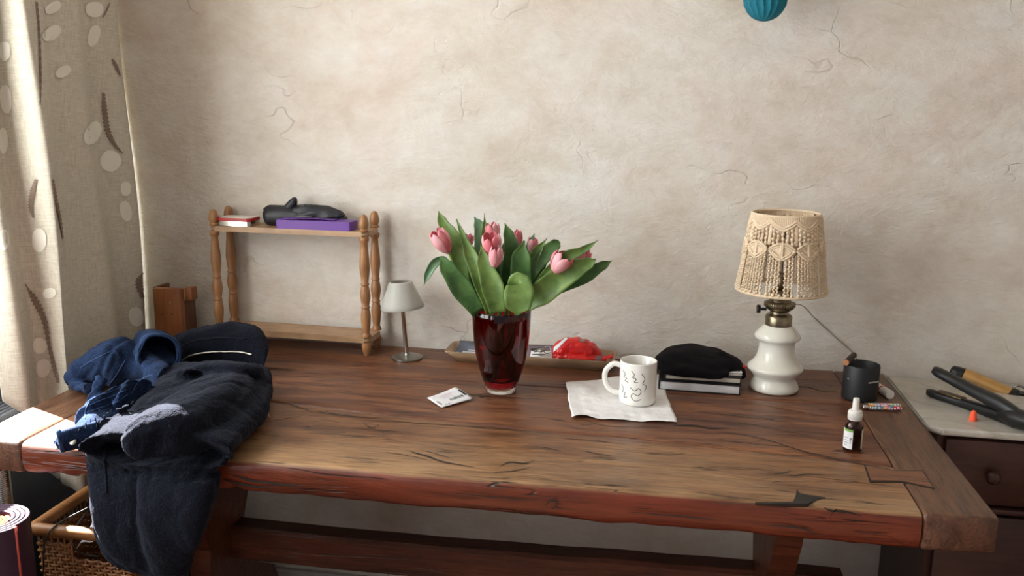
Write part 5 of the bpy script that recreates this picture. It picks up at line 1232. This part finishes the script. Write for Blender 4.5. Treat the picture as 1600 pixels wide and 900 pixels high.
bm = bmesh.new(); cor = [Vector((BX0, BY0)), Vector((BX1, BY0)), Vector((BX1, BY1)), Vector((BX0, BY1))]
for i in range(4):
    a, c2 = cor[i], cor[(i+1) % 4]; L = (c2-a).length; n_ = int(L/.0042)
    prev = None
    for k in range(n_*2+1):
        p = a.lerp(c2, k/(n_*2)); s_ = 1.0 if k % 2 else .90
        ring = []
        dx = (c2-a).normalized(); nx_ = Vector((dx.y, -dx.x))
        for q in range(10):
            an = 2*PI*q/10; ring.append(bm.verts.new((p.x+nx_.x*.0125*s_*math.cos(an), p.y+nx_.y*.0125*s_*math.cos(an), BZ-.010+.0135*s_*math.sin(an))))
        if prev:
            for q in range(10): bm.faces.new((prev[q], prev[(q+1) % 10], ring[(q+1) % 10], ring[q]))
        else: bm.faces.new(ring)
        prev = ring
    bm.faces.new(prev)
obj('wrapped_rim', bm, M['wicker'], b)
bm = bmesh.new(); box(bm, (cxy.x, cxy.y, .012), ((BX1-BX0)*.86, (BY1-BY0)*.86, .012), .004); obj('bottom', bm, M['wicker'], b)
# a white bag and papers inside
bm = bmesh.new(); slab(bm, lambda u, v: Vector((BX0+.075+.125*u, BY0+.022+.22*v, .468+.035*u+.035*v+.02*math.sin(u*5+v*4)+.012*noise.noise(Vector((u*5, v*5, 0))))), 24, 24, .0012); wb = obj('white_bag', bm, M['paper']); tag(wb, 'crumpled white plastic bag inside the wicker basket', 'bag')
bm = bmesh.new(); tube(bm, [Vector((BX0+.012, BY0-.018, .34)), Vector((BX0+.03, BY0-.020, .44)), Vector((BX0+.05, BY0-.016, .527)), Vector((BX0+.085, BY0+.06, .547)), Vector((BX0+.10, BY0+.14, .542)), Vector((BX0+.09, BY0+.2, .542)), Vector((BX0+.075, BY0+.10, .537)), Vector((BX0+.072, BY0+.02, .505)), Vector((BX0+.09, BY0+.016, .47)), Vector((BX0+.13, BY0+.02, .462))], .0017, 8, 8); cbl = obj('power_cable', bm, M['cable']); tag(cbl, 'thin black cable trailing over the rim of the wicker basket', 'cable')

# ================================================================== rolled mat at the lower left
mc_ = Vector((-1.086, -.775, 0)); ym = thing('rolled_mat', 'rolled plum exercise mat with coral and orange layers standing at the lower left', 'mat', mc_)
HM = .6
def spiral(bm, r0, r1, turns, th, h0, h1, ph=0.0):
    n_ = int(turns*40); prev = None; first = None
    for k in range(n_+1):
        t = k/n_; a = ph+2*PI*turns*t; r = r0+(r1-r0)*t; d = Vector((math.cos(a), math.sin(a), 0))
        ring = [bm.verts.new(mc_+d*(r-th/2)+Vector((0, 0, h0))), bm.verts.new(mc_+d*(r+th/2)+Vector((0, 0, h0))), bm.verts.new(mc_+d*(r+th/2)+Vector((0, 0, h1-.001))), bm.verts.new(mc_+d*(r+th/2-.001)+Vector((0, 0, h1))), bm.verts.new(mc_+d*(r-th/2+.001)+Vector((0, 0, h1))), bm.verts.new(mc_+d*(r-th/2)+Vector((0, 0, h1-.001)))]
        if prev:
            for q in range(6): bm.faces.new((prev[q], prev[(q+1) % 6], ring[(q+1) % 6], ring[q]))
        else: bm.faces.new(ring)
        prev = ring
    bm.faces.new(prev)
bm = bmesh.new(); spiral(bm, .034, .0665, 3.93, .0062, 0, HM, -.35-2*PI*3.93+PI*2); obj('plum_layer', bm, M['mat_purple'], ym, sharp=40)
bm = bmesh.new(); spiral(bm, .012, .0275, 2.2, .0052, 0, HM-.004); obj('orange_core', bm, M['mat_orange'], ym, sharp=40)
ea = -.35; d = Vector((math.cos(ea), math.sin(ea), 0)); tn = Vector((-d.y, d.x, 0))
bm = bmesh.new(); tube(bm, [mc_+d*.0672+tn*.002, mc_+d*.0672+tn*.002+Vector((0, 0, HM))], .0035, 8, 8); obj('coral_edge', bm, M['mat_pink'], ym)

# ================================================================== light
w = bpy.data.worlds.new('world'); sc.world = w; w.use_nodes = True
bg = w.node_tree.nodes['Background']; bg.inputs[0].default_value = (.92, .94, 1.0, 1); bg.inputs[1].default_value = .25
az = Vector((1, -.43, 0)).normalized(); el = math.radians(40); sd = Vector((az.x*math.cos(el), az.y*math.cos(el), -math.sin(el)))
sl = bpy.data.lights.new('sun', 'SUN'); sl.energy = 72; sl.angle = .009; sl.color = (1, .97, .93)
so = bpy.data.objects.new('sun', sl); COL.objects.link(so); so.rotation_euler = sd.to_track_quat('-Z', 'Y').to_euler(); so.location = (-3, .5, 4)
for nm, y, z, sy, sz, en in (('window_light', -1.02, 1.58, 1.40, 1.50, 48), ('garden_door_light', -2.62, 1.35, .42, 1.9, 15)):
    al = bpy.data.lights.new(nm, 'AREA'); al.shape = 'RECTANGLE'; al.size = sy; al.size_y = sz; al.energy = en; al.color = (.94, .985, 1.0)
    ao = bpy.data.objects.new(nm, al); COL.objects.link(ao); ao.location = (LW-.13, y, z); ao.rotation_euler = Vector((1, 0, 0)).to_track_quat('-Z', 'Y').to_euler()
sc.view_settings.view_transform = 'Standard'; sc.view_settings.look = 'None'; sc.view_settings.gamma = 1; sc.view_settings.use_curve_mapping = False
sc.view_settings.exposure = 0.38
sc.cycles.use_denoising = True; sc.cycles.max_bounces = 12; sc.cycles.sample_clamp_indirect = 6
